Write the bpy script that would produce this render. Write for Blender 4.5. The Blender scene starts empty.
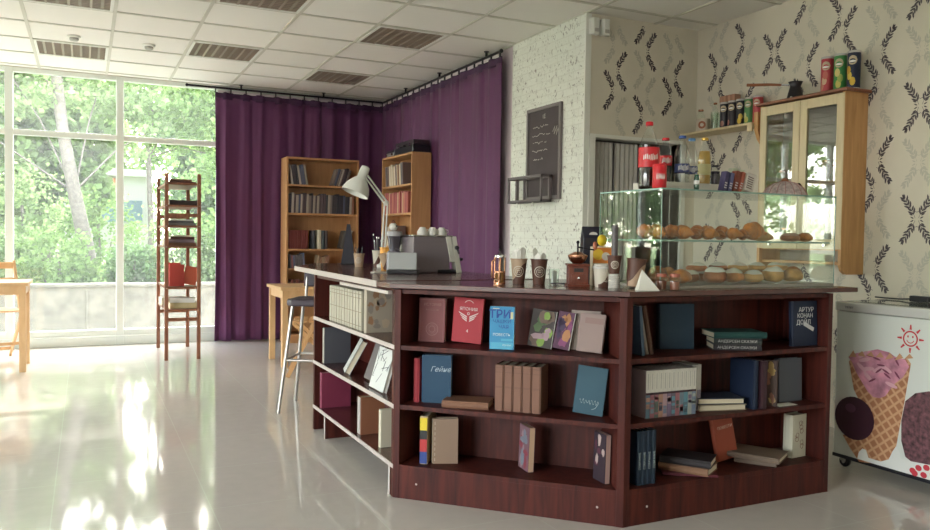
import bpy, math, random
from mathutils import Matrix, Vector, Euler
random.seed(7)
PI = math.pi
S = bpy.context.scene
C = S.collection

# ---------------------------------------------------------------- camera
YAW, PITCH, ROLL, EYE = .4472, -.0328, .0147, 1.142
_f0 = Vector((math.sin(YAW), math.cos(YAW), 0)); _r = Vector((math.cos(YAW), -math.sin(YAW), 0)); _u0 = Vector((0, 0, 1))
_f = _f0*math.cos(PITCH) + _u0*math.sin(PITCH); _u = -_f0*math.sin(PITCH) + _u0*math.cos(PITCH)
_U = _u*math.cos(ROLL) - _r*math.sin(ROLL); _R = _r*math.cos(ROLL) + _u*math.sin(ROLL)
cd = bpy.data.cameras.new('camera'); cam = bpy.data.objects.new('camera', cd); C.objects.link(cam)
cd.sensor_width = 36; cd.lens = 791.7*36/930; cd.clip_end = 300; cd.clip_start = .05
cam.matrix_world = Matrix(((_R.x, _U.x, -_f.x, 0), (_R.y, _U.y, -_f.y, 0), (_R.z, _U.z, -_f.z, EYE), (0, 0, 0, 1)))
S.camera = cam

# ---------------------------------------------------------------- daylight and exposure
vs = S.view_settings
vs.view_transform = 'Standard'; vs.look = 'None'; vs.gamma = 1; vs.use_curve_mapping = False
vs.exposure = 3.42
W = bpy.data.worlds.new('sky'); S.world = W; W.use_nodes = True
nt = W.node_tree; nt.nodes.clear()
sky = nt.nodes.new('ShaderNodeTexSky'); sky.sky_type = 'NISHITA'; sky.sun_disc = False
sky.sun_elevation = math.radians(33); sky.sun_rotation = math.radians(8); sky.air_density = 1.3; sky.dust_density = 2.2; sky.ozone_density = 1.5
bg = nt.nodes.new('ShaderNodeBackground'); bg.inputs['Strength'].default_value = .40
wo = nt.nodes.new('ShaderNodeOutputWorld')
hsv = nt.nodes.new('ShaderNodeHueSaturation'); hsv.inputs['Saturation'].default_value = .42
nt.links.new(sky.outputs[0], hsv.inputs['Color']); nt.links.new(hsv.outputs[0], bg.inputs[0]); nt.links.new(bg.outputs[0], wo.inputs[0])
sl = bpy.data.lights.new('sun', 'SUN'); so = bpy.data.objects.new('sun', sl); C.objects.link(so)
sl.energy = .62; sl.angle = math.radians(.6); sl.color = (1, .98, .94)
_d = Vector((-.134, -1, 0)).normalized()*math.cos(math.radians(33)) + Vector((0, 0, -math.sin(math.radians(33))))
so.rotation_euler = _d.to_track_quat('-Z', 'Y').to_euler(); so.location = (2, 20, 10)
def portal(name, loc, rot, sx, sy):
    l = bpy.data.lights.new(name, 'AREA'); l.shape = 'RECTANGLE'; l.size = sx; l.size_y = sy
    l.cycles.is_portal = True
    o = bpy.data.objects.new(name, l); C.objects.link(o); o.location = loc; o.rotation_euler = rot
portal('daylight_portal', (-1.85, 9.05, 1.42), (-PI/2, 0, 0), 6.4, 2.65)
portal('side_fill_portal', (-5.1, .9, 1.5), (0, -PI/2, 0), 2.2, 5.4)  # guides sky light through the added side opening
cy = S.cycles
cy.max_bounces = 10; cy.diffuse_bounces = 5; cy.glossy_bounces = 5; cy.transparent_max_bounces = 24; cy.transmission_bounces = 6
cy.sample_clamp_indirect = 6; cy.caustics_reflective = False; cy.caustics_refractive = False
cy.use_denoising = True

# ---------------------------------------------------------------- materials
def mat(name, col, rough=.5, metal=0, spec=.5, bump=0, bscale=60, var=0, vscale=8, alpha=None, coat=0, trans=0, island=0, stretch=None, sheen=0, emis=None):
    m = bpy.data.materials.new(name); m.use_nodes = True; n = m.node_tree; b = n.nodes['Principled BSDF']
    c = tuple(col)+(1,)
    b.inputs['Base Color'].default_value = c; b.inputs['Roughness'].default_value = rough; b.inputs['Metallic'].default_value = metal
    b.inputs['Specular IOR Level'].default_value = spec; b.inputs['Coat Weight'].default_value = coat
    b.inputs['Transmission Weight'].default_value = trans; b.inputs['Sheen Weight'].default_value = sheen
    if var or bump or island:
        tc = n.nodes.new('ShaderNodeTexCoord'); mp = n.nodes.new('ShaderNodeMapping'); n.links.new(tc.outputs['Object'], mp.inputs[0])
        if stretch: mp.inputs['Scale'].default_value = stretch
    if var:
        ns = n.nodes.new('ShaderNodeTexNoise'); ns.inputs['Scale'].default_value = vscale; ns.inputs['Detail'].default_value = 5
        n.links.new(mp.outputs[0], ns.inputs[0])
        r = n.nodes.new('ShaderNodeValToRGB'); r.color_ramp.elements[0].position = .3; r.color_ramp.elements[1].position = .72
        r.color_ramp.elements[0].color = tuple(x*(1-var) for x in col)+(1,); r.color_ramp.elements[1].color = tuple(min(1, x*(1+var)) for x in col)+(1,)
        n.links.new(ns.outputs[0], r.inputs[0]); n.links.new(r.outputs[0], b.inputs['Base Color'])
    if island:
        ge = n.nodes.new('ShaderNodeNewGeometry'); hs = n.nodes.new('ShaderNodeHueSaturation'); hs.inputs['Color'].default_value = c
        ma = n.nodes.new('ShaderNodeMapRange'); ma.inputs[3].default_value = 1-island; ma.inputs[4].default_value = 1+island
        n.links.new(ge.outputs['Random Per Island'], ma.inputs[0]); n.links.new(ma.outputs[0], hs.inputs['Value']); n.links.new(hs.outputs[0], b.inputs['Base Color'])
    if bump:
        nb = n.nodes.new('ShaderNodeTexNoise'); nb.inputs['Scale'].default_value = bscale; nb.inputs['Detail'].default_value = 4
        n.links.new(mp.outputs[0], nb.inputs[0]); bp = n.nodes.new('ShaderNodeBump'); bp.inputs['Strength'].default_value = bump; bp.inputs['Distance'].default_value = .005
        n.links.new(nb.outputs[0], bp.inputs['Height']); n.links.new(bp.outputs[0], b.inputs['Normal'])
    if emis: b.inputs['Emission Color'].default_value = tuple(emis)+(1,); b.inputs['Emission Strength'].default_value = 1
    return m
def thin_glass(name, tint=(1, 1, 1), base=.045, haze=0, haze_col=(.9, .95, .9), top=.95):
    m = bpy.data.materials.new(name); m.use_nodes = True; n = m.node_tree; n.nodes.clear()
    o = n.nodes.new('ShaderNodeOutputMaterial'); t = n.nodes.new('ShaderNodeBsdfTransparent'); t.inputs[0].default_value = tuple(tint)+(1,)
    g = n.nodes.new('ShaderNodeBsdfGlossy'); g.inputs['Roughness'].default_value = .01
    lw = n.nodes.new('ShaderNodeLayerWeight'); lw.inputs[0].default_value = .5
    p = n.nodes.new('ShaderNodeMath'); p.operation = 'POWER'; p.inputs[1].default_value = 4
    mr = n.nodes.new('ShaderNodeMapRange'); mr.inputs[3].default_value = base; mr.inputs[4].default_value = top
    mx = n.nodes.new('ShaderNodeMixShader')
    n.links.new(lw.outputs['Facing'], p.inputs[0]); n.links.new(p.outputs[0], mr.inputs[0]); n.links.new(mr.outputs[0], mx.inputs[0])
    last = t
    if haze:
        d = n.nodes.new('ShaderNodeBsdfTranslucent'); d.inputs[0].default_value = tuple(haze_col)+(1,)
        md = n.nodes.new('ShaderNodeMixShader'); md.inputs[0].default_value = haze
        n.links.new(t.outputs[0], md.inputs[1]); n.links.new(d.outputs[0], md.inputs[2]); last = md
    n.links.new(last.outputs[0], mx.inputs[1]); n.links.new(g.outputs[0], mx.inputs[2]); n.links.new(mx.outputs[0], o.inputs[0])
    return m
def wood(name, c1, c2, rough=.35, scale=(3, 3, .35), coat=0, n1=9, bump=.02):
    m = bpy.data.materials.new(name); m.use_nodes = True; n = m.node_tree; b = n.nodes['Principled BSDF']
    tc = n.nodes.new('ShaderNodeTexCoord'); mp = n.nodes.new('ShaderNodeMapping'); mp.inputs['Scale'].default_value = scale
    a = n.nodes.new('ShaderNodeTexNoise'); a.inputs['Scale'].default_value = n1; a.inputs['Detail'].default_value = 8; a.inputs['Distortion'].default_value = .6
    r = n.nodes.new('ShaderNodeValToRGB'); r.color_ramp.elements[0].color = tuple(c1)+(1,); r.color_ramp.elements[1].color = tuple(c2)+(1,)
    r.color_ramp.elements[0].position = .3; r.color_ramp.elements[1].position = .7
    n.links.new(tc.outputs['Object'], mp.inputs[0]); n.links.new(mp.outputs[0], a.inputs[0]); n.links.new(a.outputs[0], r.inputs[0]); n.links.new(r.outputs[0], b.inputs['Base Color'])
    b.inputs['Roughness'].default_value = rough; b.inputs['Coat Weight'].default_value = coat
    bp = n.nodes.new('ShaderNodeBump'); bp.inputs['Strength'].default_value = bump; n.links.new(a.outputs[0], bp.inputs['Height']); n.links.new(bp.outputs[0], b.inputs['Normal'])
    return m

# ---------------------------------------------------------------- mesh helpers
class MB:
    def __init__(s): s.v = []; s.f = []; s.m = []
    def add(s, vs_, fs_, m=0, M=None):
        o = len(s.v)
        for p in vs_: s.v.append(tuple(M @ Vector(p)) if M else tuple(p))
        for f in fs_: s.f.append([i+o for i in f]); s.m.append(m)
        return s
    def box(s, x0, y0, z0, x1, y1, z1, m=0, M=None):
        if x0 > x1: x0, x1 = x1, x0
        if y0 > y1: y0, y1 = y1, y0
        if z0 > z1: z0, z1 = z1, z0
        v = [(x0, y0, z0), (x1, y0, z0), (x1, y1, z0), (x0, y1, z0), (x0, y0, z1), (x1, y0, z1), (x1, y1, z1), (x0, y1, z1)]
        return s.add(v, [(0, 3, 2, 1), (4, 5, 6, 7), (0, 1, 5, 4), (1, 2, 6, 5), (2, 3, 7, 6), (3, 0, 4, 7)], m, M)
    def bar(s, a, b, w, h, m=0, up=(0, 0, 1)):
        a = Vector(a); b = Vector(b); d = (b-a).normalized(); u = Vector(up)
        if abs(d.dot(u)) > .95: u = Vector((0, 1, 0))
        x = d.cross(u).normalized(); y = x.cross(d).normalized()
        v = []
        for c in (a, b):
            for i, j in ((-1, -1), (1, -1), (1, 1), (-1, 1)): v.append(c + x*i*w/2 + y*j*h/2)
        return s.add(v, [(0, 3, 2, 1), (4, 5, 6, 7), (0, 1, 5, 4), (1, 2, 6, 5), (2, 3, 7, 6), (3, 0, 4, 7)], m)
    def tube(s, pts, r, n=10, m=0, r2=None):
        pts = [Vector(p) for p in pts]; v = []; k = len(pts); u = None
        for i, p in enumerate(pts):
            d = (pts[min(i+1, k-1)] - pts[max(i-1, 0)]).normalized()
            if u is None:
                u = Vector((0, 0, 1)) if abs(d.z) < .9 else Vector((1, 0, 0))
            x = d.cross(u).normalized(); u = x.cross(d).normalized()
            rr = r if r2 is None else r + (r2-r)*i/(k-1)
            if isinstance(r, (list, tuple)): rr = r[i]
            for j in range(n):
                a = 2*PI*j/n; v.append(p + x*math.cos(a)*rr + u*math.sin(a)*rr)
        f = [[i*n+j, i*n+(j+1) % n, (i+1)*n+(j+1) % n, (i+1)*n+j] for i in range(k-1) for j in range(n)]
        f.append(list(range(n))[::-1]); f.append([(k-1)*n+j for j in range(n)])
        return s.add(v, f, m)
    def lathe(s, prof, n=24, c=(0, 0, 0), m=0, M=None, caps=True):
        v = []; k = len(prof)
        for r, z in prof:
            for j in range(n):
                a = 2*PI*j/n; v.append((c[0]+r*math.cos(a), c[1]+r*math.sin(a), c[2]+z))
        f = [[i*n+j, i*n+(j+1) % n, (i+1)*n+(j+1) % n, (i+1)*n+j] for i in range(k-1) for j in range(n)]
        if caps:
            f.append(list(range(n))[::-1]); f.append([(k-1)*n+j for j in range(n)])
        return s.add(v, f, m, M)
    def prism(s, poly, z0, z1, m=0, M=None):
        n = len(poly); v = [(x, y, z0) for x, y in poly] + [(x, y, z1) for x, y in poly]
        f = [list(range(n))[::-1], [n+i for i in range(n)]] + [[i, (i+1) % n, n+(i+1) % n, n+i] for i in range(n)]
        return s.add(v, f, m, M)
    def sphere(s, c, r, n=16, k=10, m=0, sc=(1, 1, 1), M=None):
        v = []; 
        for i in range(k+1):
            t = PI*i/k
            for j in range(n):
                a = 2*PI*j/n; v.append((c[0]+r*sc[0]*math.sin(t)*math.cos(a), c[1]+r*sc[1]*math.sin(t)*math.sin(a), c[2]-r*sc[2]*math.cos(t)))
        f = [[i*n+j, i*n+(j+1) % n, (i+1)*n+(j+1) % n, (i+1)*n+j] for i in range(k) for j in range(n)]
        return s.add(v, f, m, M)
    def build(s, name, mats, parent=None, smooth=0, bevel=0, loc=None, solid=0):
        me = bpy.data.meshes.new(name); me.from_pydata([tuple(p) for p in s.v], [], s.f)
        if not isinstance(mats, (list, tuple)): mats = [mats]
        for q in mats: me.materials.append(q)
        if len(mats) > 1: me.polygons.foreach_set('material_index', s.m)
        me.update()
        o = bpy.data.objects.new(name, me); C.objects.link(o)
        if smooth:
            me.polygons.foreach_set('use_smooth', [True]*len(me.polygons)); me.set_sharp_from_angle(angle=math.radians(smooth))
        if bevel:
            b = o.modifiers.new('bevel', 'BEVEL'); b.width = bevel; b.segments = 2; b.limit_method = 'ANGLE'; b.angle_limit = math.radians(50); b.harden_normals = False
        if solid:
            b = o.modifiers.new('thickness', 'SOLIDIFY'); b.thickness = solid
        if parent: o.parent = parent
        if loc: o.location = loc
        return o
def tag(o, label=None, cat=None, group=None, kind=None):
    if label: o['label'] = label
    if cat: o['category'] = cat
    if group: o['group'] = group
    if kind: o['kind'] = kind
    return o
def thing(name, label, cat, loc=(0, 0, 0), rz=0, group=None, rot=None):
    o = bpy.data.objects.new(name, None); C.objects.link(o); o.empty_display_size = .05
    o.location = loc; o.rotation_euler = rot if rot else (0, 0, rz)
    return tag(o, label, cat, group)
def struct(name, mb, mats, **k):
    return tag(mb.build(name, mats, **k), kind='structure')
def dup(root, loc=None, rot=None, label=None, group=None, scale=None):
    r = root.copy(); C.objects.link(r)
    if loc is not None: r.location = loc
    if rot is not None: r.rotation_euler = rot
    if scale is not None: r.scale = scale
    if label: r['label'] = label
    if group: r['group'] = group
    for ch in list(root.children):
        c = ch.copy(); C.objects.link(c); c.parent = r
        for g in ch.children:
            d = g.copy(); C.objects.link(d); d.parent = c
    return r
def text(name, body, size, m, parent, M, align='CENTER', ext=.0004, shear=0, bold=0):
    c = bpy.data.curves.new(name, 'FONT'); c.body = body; c.size = size; c.align_x = align; c.align_y = 'CENTER'; c.extrude = ext; c.shear = shear; c.offset = bold; c.resolution_u = 2
    t = bpy.data.objects.new(name+'_curve', c); C.objects.link(t)
    dg = bpy.context.evaluated_depsgraph_get(); me = bpy.data.meshes.new_from_object(t.evaluated_get(dg)); bpy.data.objects.remove(t)
    me.materials.clear(); me.materials.append(m)
    me.transform(M)
    o = bpy.data.objects.new(name, me); C.objects.link(o); o.parent = parent
    return o
FX = Matrix.Rotation(PI/2, 4, 'X')        # text facing -Y
def front(x, y, z, ry=0): return Matrix.Translation((x, y, z)) @ Matrix.Rotation(ry, 4, 'Y') @ FX
def facing_west(x, y, z): return Matrix.Translation((x, y, z)) @ Matrix.Rotation(-PI/2, 4, 'Z') @ FX

# ---------------------------------------------------------------- common materials
m_ceil = mat('ceiling_tile', (.85, .83, .77), .9, bump=.15, bscale=90)
m_tbar = mat('ceiling_grid', (.62, .60, .52), .6)
m_white = mat('white_paint', (.80, .80, .74), .5)
m_frame = mat('window_frame_white', (.78, .82, .76), .35)
m_plaster = mat('plain_plaster', (.68, .58, .62), .8)
m_paper = mat('wallpaper_cream', (.72, .665, .555), .75, bump=.08, bscale=120, var=.03, vscale=3)
m_sprig = mat('wallpaper_sprig_dark', (.10, .08, .09), .7)
m_sprigp = mat('wallpaper_sprig_pale', (.58, .55, .47), .7)
m_mahog = wood('mahogany_laminate', (.036, .007, .006), (.098, .019, .012), .5, (6, 6, .5), coat=0, n1=6)
m_mahog.node_tree.nodes['Principled BSDF'].inputs['Specular IOR Level'].default_value = .25
m_mahog_top = wood('mahogany_top', (.060, .018, .016), (.11, .034, .026), .26, (1.2, 1.2, 1.2), coat=.3, n1=6)
m_edge = mat('edge_glare_and_cap_pale', (.50, .43, .40), .35)  # left-wing window glare put into the edge colour; also used on screw caps
m_pine = wood('pine', (.52, .27, .10), (.66, .37, .16), .45, (8, 8, .7), n1=5)
m_pale = wood('cream_pine', (.62, .50, .30), (.72, .60, .38), .45, (10, 10, 1), n1=5)
m_beech = wood('beech_veneer', (.46, .235, .10), (.55, .30, .135), .4, (6, 6, .5), n1=5)
m_beechtop = wood('light_table_wood', (.60, .36, .17), (.70, .45, .23), .4, (3, 3, 1), n1=5)
m_tower = wood('tower_wood', (.17, .062, .032), (.29, .115, .060), .4, (14, 14, 1), n1=5)
m_black = mat('black_plastic', (.016, .015, .02), .35)
m_blackm = mat('black_metal', (.02, .017, .022), .35, .6)
m_steel = mat('steel', (.62, .62, .62), .25, 1)
m_chrome = mat('chrome', (.75, .75, .76), .12, 1)
m_copper = mat('copper', (.62, .30, .18), .25, 1)
m_glass = thin_glass('clear_glass', (.97, 1, .98))
m_gedge = mat('glass_edge', (.22, .36, .31), .15, spec=.8)
m_wglass = thin_glass('window_glass', (.97, .99, .97), .04, haze=.05)  # translucent share paints a milky glare haze over the outdoor view
m_page = mat('book_pages', (.66, .58, .43), .8, bump=.2, bscale=300)
m_pagew = mat('white_pages', (.78, .76, .68), .8)

# floor: glossy pale porcelain tiles, 0.6 m
def floor_mat():
    m = bpy.data.materials.new('polished_tile'); m.use_nodes = True; n = m.node_tree; b = n.nodes['Principled BSDF']
    tc = n.nodes.new('ShaderNodeTexCoord'); mp = n.nodes.new('ShaderNodeMapping'); mp.inputs['Location'].default_value = (.125, .2, 0)
    br = n.nodes.new('ShaderNodeTexBrick'); br.offset = 0; br.squash = 1; br.inputs['Scale'].default_value = 1
    br.inputs['Brick Width'].default_value = .6; br.inputs['Row Height'].default_value = .6; br.inputs['Mortar Size'].default_value = .0022; br.inputs['Mortar Smooth'].default_value = .1
    br.inputs['Color1'].default_value = (.60, .555, .50, 1); br.inputs['Color2'].default_value = (.615, .57, .515, 1); br.inputs['Mortar'].default_value = (.66, .66, .58, 1)
    n.links.new(tc.outputs['Object'], mp.inputs[0]); n.links.new(mp.outputs[0], br.inputs[0])
    ns = n.nodes.new('ShaderNodeTexNoise'); ns.inputs['Scale'].default_value = 14; ns.inputs['Detail'].default_value = 6; n.links.new(tc.outputs['Object'], ns.inputs[0])
    mr = n.nodes.new('ShaderNodeMapRange'); mr.inputs[3].default_value = .93; mr.inputs[4].default_value = 1.05; n.links.new(ns.outputs[0], mr.inputs[0])
    hs = n.nodes.new('ShaderNodeHueSaturation'); n.links.new(br.outputs[0], hs.inputs['Color']); n.links.new(mr.outputs[0], hs.inputs['Value']); n.links.new(hs.outputs[0], b.inputs['Base Color'])
    b.inputs['Roughness'].default_value = .07; b.inputs['Specular IOR Level'].default_value = .5
    return m
# white decorative stone with grey chips on the short wall
def stone_mat():
    m = bpy.data.materials.new('white_stone_cladding'); m.use_nodes = True; n = m.node_tree; b = n.nodes['Principled BSDF']; b.inputs['Roughness'].default_value = .8
    tc = n.nodes.new('ShaderNodeTexCoord'); sp = n.nodes.new('ShaderNodeSeparateXYZ'); cb = n.nodes.new('ShaderNodeCombineXYZ')
    n.links.new(tc.outputs['Object'], sp.inputs[0]); n.links.new(sp.outputs[1], cb.inputs[0]); n.links.new(sp.outputs[2], cb.inputs[1])
    br = n.nodes.new('ShaderNodeTexBrick'); br.inputs['Scale'].default_value = 1; br.inputs['Brick Width'].default_value = .15; br.inputs['Row Height'].default_value = .055; br.inputs['Mortar Size'].default_value = .004
    br.inputs['Color1'].default_value = (.76, .77, .70, 1); br.inputs['Color2'].default_value = (.80, .81, .74, 1); br.inputs['Mortar'].default_value = (.73, .73, .66, 1)
    n.links.new(cb.outputs[0], br.inputs[0])
    mp = n.nodes.new('ShaderNodeMapping'); mp.inputs['Scale'].default_value = (1.6, 1, 1); n.links.new(cb.outputs[0], mp.inputs[0])
    ns = n.nodes.new('ShaderNodeTexNoise'); ns.inputs['Scale'].default_value = 24; ns.inputs['Detail'].default_value = 3; ns.inputs['Distortion'].default_value = 1.2; n.links.new(mp.outputs[0], ns.inputs[0])
    r = n.nodes.new('ShaderNodeValToRGB'); r.color_ramp.elements[0].position = .59; r.color_ramp.elements[1].position = .68; n.links.new(ns.outputs[0], r.inputs[0])
    mx = n.nodes.new('ShaderNodeMixRGB'); mx.inputs[2].default_value = (.34, .31, .28, 1); n.links.new(r.outputs[0], mx.inputs[0]); n.links.new(br.outputs[0], mx.inputs[1]); n.links.new(mx.outputs[0], b.inputs['Base Color'])
    n2 = n.nodes.new('ShaderNodeTexNoise'); n2.inputs['Scale'].default_value = 26; n2.inputs['Detail'].default_value = 5; n.links.new(cb.outputs[0], n2.inputs[0])
    ad = n.nodes.new('ShaderNodeMath'); ad.operation = 'SUBTRACT'; n.links.new(n2.outputs[0], ad.inputs[0]); n.links.new(br.outputs['Fac'], ad.inputs[1])
    bp = n.nodes.new('ShaderNodeBump'); bp.inputs['Strength'].default_value = .5; bp.inputs['Distance'].default_value = .012; n.links.new(ad.outputs[0], bp.inputs['Height']); n.links.new(bp.outputs[0], b.inputs['Normal'])
    return m

CH = 2.75      # ceiling height
WY = 8.9       # window wall
RX = 3.20      # curtain and stone wall plane
WX = 4.21      # wallpapered wall on the right
# ---------------------------------------------------------------- room shell
fl = MB().box(-5.1, -3.1, -.12, 4.4, 9.02, 0); struct('floor', fl, floor_mat())
ce = MB().box(-5.1, -3.1, CH+.004, 4.4, 9.0, CH+.12)
ox, oy = -.405, 5.735
i = -8
while ox+i*.6 < 4.3:
    x = ox+i*.6
    if x > -5: ce.box(x-.012, -3, CH-.003, x+.012, WY, CH+.006, 1)
    i += 1
j = -15
while oy+j*.6 < WY:
    y = oy+j*.6
    if y > -3: ce.box(-5, y-.012, CH-.004, 4.3, y+.012, CH+.006, 1)
    j += 1
ce.box(-5, WY-.03, CH-.004, RX, WY, CH+.006, 1); ce.box(RX-.02, 4.73, CH-.004, RX, WY, CH+.006, 1)
struct('ceiling', ce, [m_ceil, m_tbar])

# wallpaper sprigs are printed on: thin leaf shapes inside each wall's own mesh
def leaf(mb, p, ang, L, wd, T, m):
    ca, sa = math.cos(ang), math.sin(ang)
    q = [(0, 0), (L*.35, wd), (L*.75, wd*.7), (L, 0), (L*.7, -wd*.8), (L*.3, -wd*.9)]
    mb.add([T(p[0]+a*ca-b*sa, p[1]+a*sa+b*ca) for a, b in q], [list(range(6))], m)
def stroke(mb, pts, w, T, m):
    for a, b in zip(pts, pts[1:]):
        dx, dy = b[0]-a[0], b[1]-a[1]; l = math.hypot(dx, dy) or 1; nx, ny = -dy/l*w, dx/l*w
        mb.add([T(a[0]+nx, a[1]+ny), T(b[0]+nx, b[1]+ny), T(b[0]-nx, b[1]-ny), T(a[0]-nx, a[1]-ny)], [(0, 1, 2, 3)], m)
def half_unit(mb, u, v, kind, T, m, lo=0, hi=9):
    sx = -1 if kind == '>' else 1
    if v < .05 or v > CH+.1: return
    for sy in (1, -1):
        pts = [(.004+.066*t**1.1, .006+.108*t**.9) for t in [k/6 for k in range(7)]]
        def g(p): return (u+sx*p[0], v+sy*p[1])
        P = [g(p) for p in pts]
        if max(p[1] for p in P) > CH-.01 or not (lo < min(p[0] for p in P) and max(p[0] for p in P) < hi): continue
        stroke(mb, P, .0011, T, m)
        for k in range(1, 7):
            d = math.atan2(pts[k][1]-pts[k-1][1], pts[k][0]-pts[k-1][0])
            for side in ((.62, -.62) if k < 6 else (.45, 0, -.45)):
                a = d+side+.12*math.sin(k*2.3+side*5); 
                aa = math.atan2(sy*math.sin(a), sx*math.cos(a))
                leaf(mb, P[k], aa, .042 if k % 2 else .034, .0062, T, m)
        for q in ((.012, .004), (.020, .022)):
            leaf(mb, g(q), math.atan2(sy*.5, sx*1.0), .024, .004, T, m)
        P2 = [g((.004+.030*math.cos(t)*.6+.0, .030*math.sin(t)*.8+.02)) for t in [k*.45 for k in range(6)]]
        stroke(mb, P2, .0011, T, m)
# short wallpapered wall with the doorway (faces the camera)
wa = MB(); YA = 4.73
wa.box(RX+.0, YA, 1.905, WX, YA+.1, CH+.05); wa.box(RX, YA, 0, 3.275, YA+.1, 1.905); wa.box(4.06, YA, 0, WX, YA+.1, 1.905)
TA = lambda u, v: (u, YA-.0006, v)
P = .655
for k in range(-1, 5):
    u = 3.449+.264*k
    a, b = (2.226, 2.374) if k % 2 == 0 else (2.070, 2.543)
    for n_ in range(-4, 2):
        for (z, t) in ((a, '>'), (b, '<')):
            for off, mm in ((0, 1), (P/2, 2)):
                zz = z+n_*P+off
                if zz > 2.04 or u > 4.1 and zz > 0: half_unit(wa, u+(.006 if t == '<' else -.006), zz, t, TA, mm, RX+.002, WX-.003)
struct('wall_alcove', wa, [m_paper, m_sprig, m_sprigp])
wb = MB(); wb.box(WX, -3.1, 0, WX+.12, YA+.1, CH+.05)
TB = lambda u, v: (WX-.0006, -u, v)
cols = [(4.51, 2.412, 2.289), (4.246, 2.569, 2.754), (3.98, 2.434, 2.434), (3.718, 2.722, 2.290), (3.447, 2.554, 2.450), (3.182, 2.104, 2.274), (2.92, 1.925, 1.925), (2.66, 2.26, 2.43), (2.40, 2.57, 2.75), (2.13, 2.43, 2.43), (1.87, 2.10, 2.29), (1.6, 2.5, 2.4)]
for (y, a, b) in cols:
    for n_ in range(-4, 2):
        for (z, t) in ((a, '>'), (b, '<')):
            for off, mm in ((0, 1), (.3175, 2)):
                half_unit(wb, -y+(.006 if t == '<' else -.006), z+n_*.635+off, t, TB, mm, -4.725, 3)
struct('wall_right', wb, [m_paper, m_sprig, m_sprigp])
# curtain wall and stone wall in the same plane, returning into the doorway
m_stone = stone_mat()
struct('wall_curtain_side', MB().box(RX, 5.79, 0, RX+.12, WY+.1, CH+.05), m_plaster)
sw = MB().box(RX-.012, YA, 0, RX+.0, 5.79, CH+.02)
struct('wall_stone', sw, m_stone)
struct('trim_1', MB().box(RX-.018, YA-.012, 0, RX+.03, YA+.0, CH-.004), m_white)
struct('trim_2', MB().box(3.225, YA-.02, 1.880, 4.075, YA+.11, 1.905).box(3.225, YA-.02, 0, 3.275, YA+.11, 1.88).box(4.06, YA-.02, 0, 4.10, YA+.11, 1.88), m_white)
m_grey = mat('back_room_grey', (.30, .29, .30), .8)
br = MB().box(RX+.12, 6.6, 0, 5.2, 6.7, CH).box(5.1, YA+.1, 0, 5.2, 6.6, CH).box(RX+.12, YA+.1, CH, 5.2, 6.7, CH+.05).box(WX, YA+.1, 0, 5.2, YA+.2, CH)
struct('wall_back_room', br, m_grey)
struct('wall_left', MB().box(-5.15, -3.1, 0, -5.0, -1.8, CH).box(-5.15, 3.6, 0, -5.0, 9.0, CH).box(-5.15, -1.8, 0, -5.0, 3.6, .4).box(-5.15, -1.8, 2.6, -5.0, 3.6, CH), m_white)  # opening added in the unseen left wall to admit fill light
struct('wall_rear', MB().box(-5, -3.15, 0, 4.3, -3, CH), m_white)
struct('wall_window_corner', MB().box(1.34, WY, 0, RX+.1, WY+.12, CH), m_plaster)
# glazed wall: mullions every 0.99 m, transom at 2.12
FW = MB()
for k in range(-4, 3):
    x = .32+.99*k; FW.box(x-.036, WY-.03, .0, x+.036, WY+.05, CH)
for k in range(-5, 2):
    x0, x1 = .32+.99*k+.036, .32+.99*(k+1)-.036
    for z0, z1 in ((2.095, 2.15), (CH-.045, CH), (0, .16)): FW.box(x0, WY-.026, z0, x1, WY+.045, z1)
FW.box(-5, WY-.06, .085, 1.34, WY-.032, .10)
wf = struct('window_1', FW, m_frame, bevel=.004)
gl = MB()
for k in range(-5, 2):
    x = .32+.99*k
    for z0, z1 in ((.16, 2.095), (2.15, CH-.045)): gl.add([(x+.036, WY+.01, z0), (x+.954, WY+.01, z0), (x+.954, WY+.01, z1), (x+.036, WY+.01, z1)], [(0, 1, 2, 3)])
gl.build('window_glass', m_wglass, wf)
sd = MB().box(-5.12, -1.8, .4, -5.04, 3.6, .46).box(-5.12, -1.8, 2.54, -5.04, 3.6, 2.6)
for k in range(6): sd.box(-5.121, -1.8+k*1.068, .4, -5.041, -1.74+k*1.068, 2.6)
struct('added_side_window', sd, m_frame)  # unseen side window, added to brighten the room
struct('baseboard_window', MB().box(1.25, WY-.015, 0, RX, WY, .07), m_white)
# sliding accordion leaves in the doorway
dr = MB()
for k, (x0, x1) in enumerate(((3.28, 3.475), (3.495, 3.70))):
    n_ = 5
    pts = []
    for q in range(n_*2+1): pts.append((x0+(x1-x0)*q/(n_*2), YA+.05+(.012 if q % 2 else 0)))
    pts += [(x, y+.006) for x, y in pts[::-1]]
    dr.prism(pts, .02, 1.86)
struct('door_1', dr, mat('door_leaf_grey', (.46, .44, .41), .5))

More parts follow.
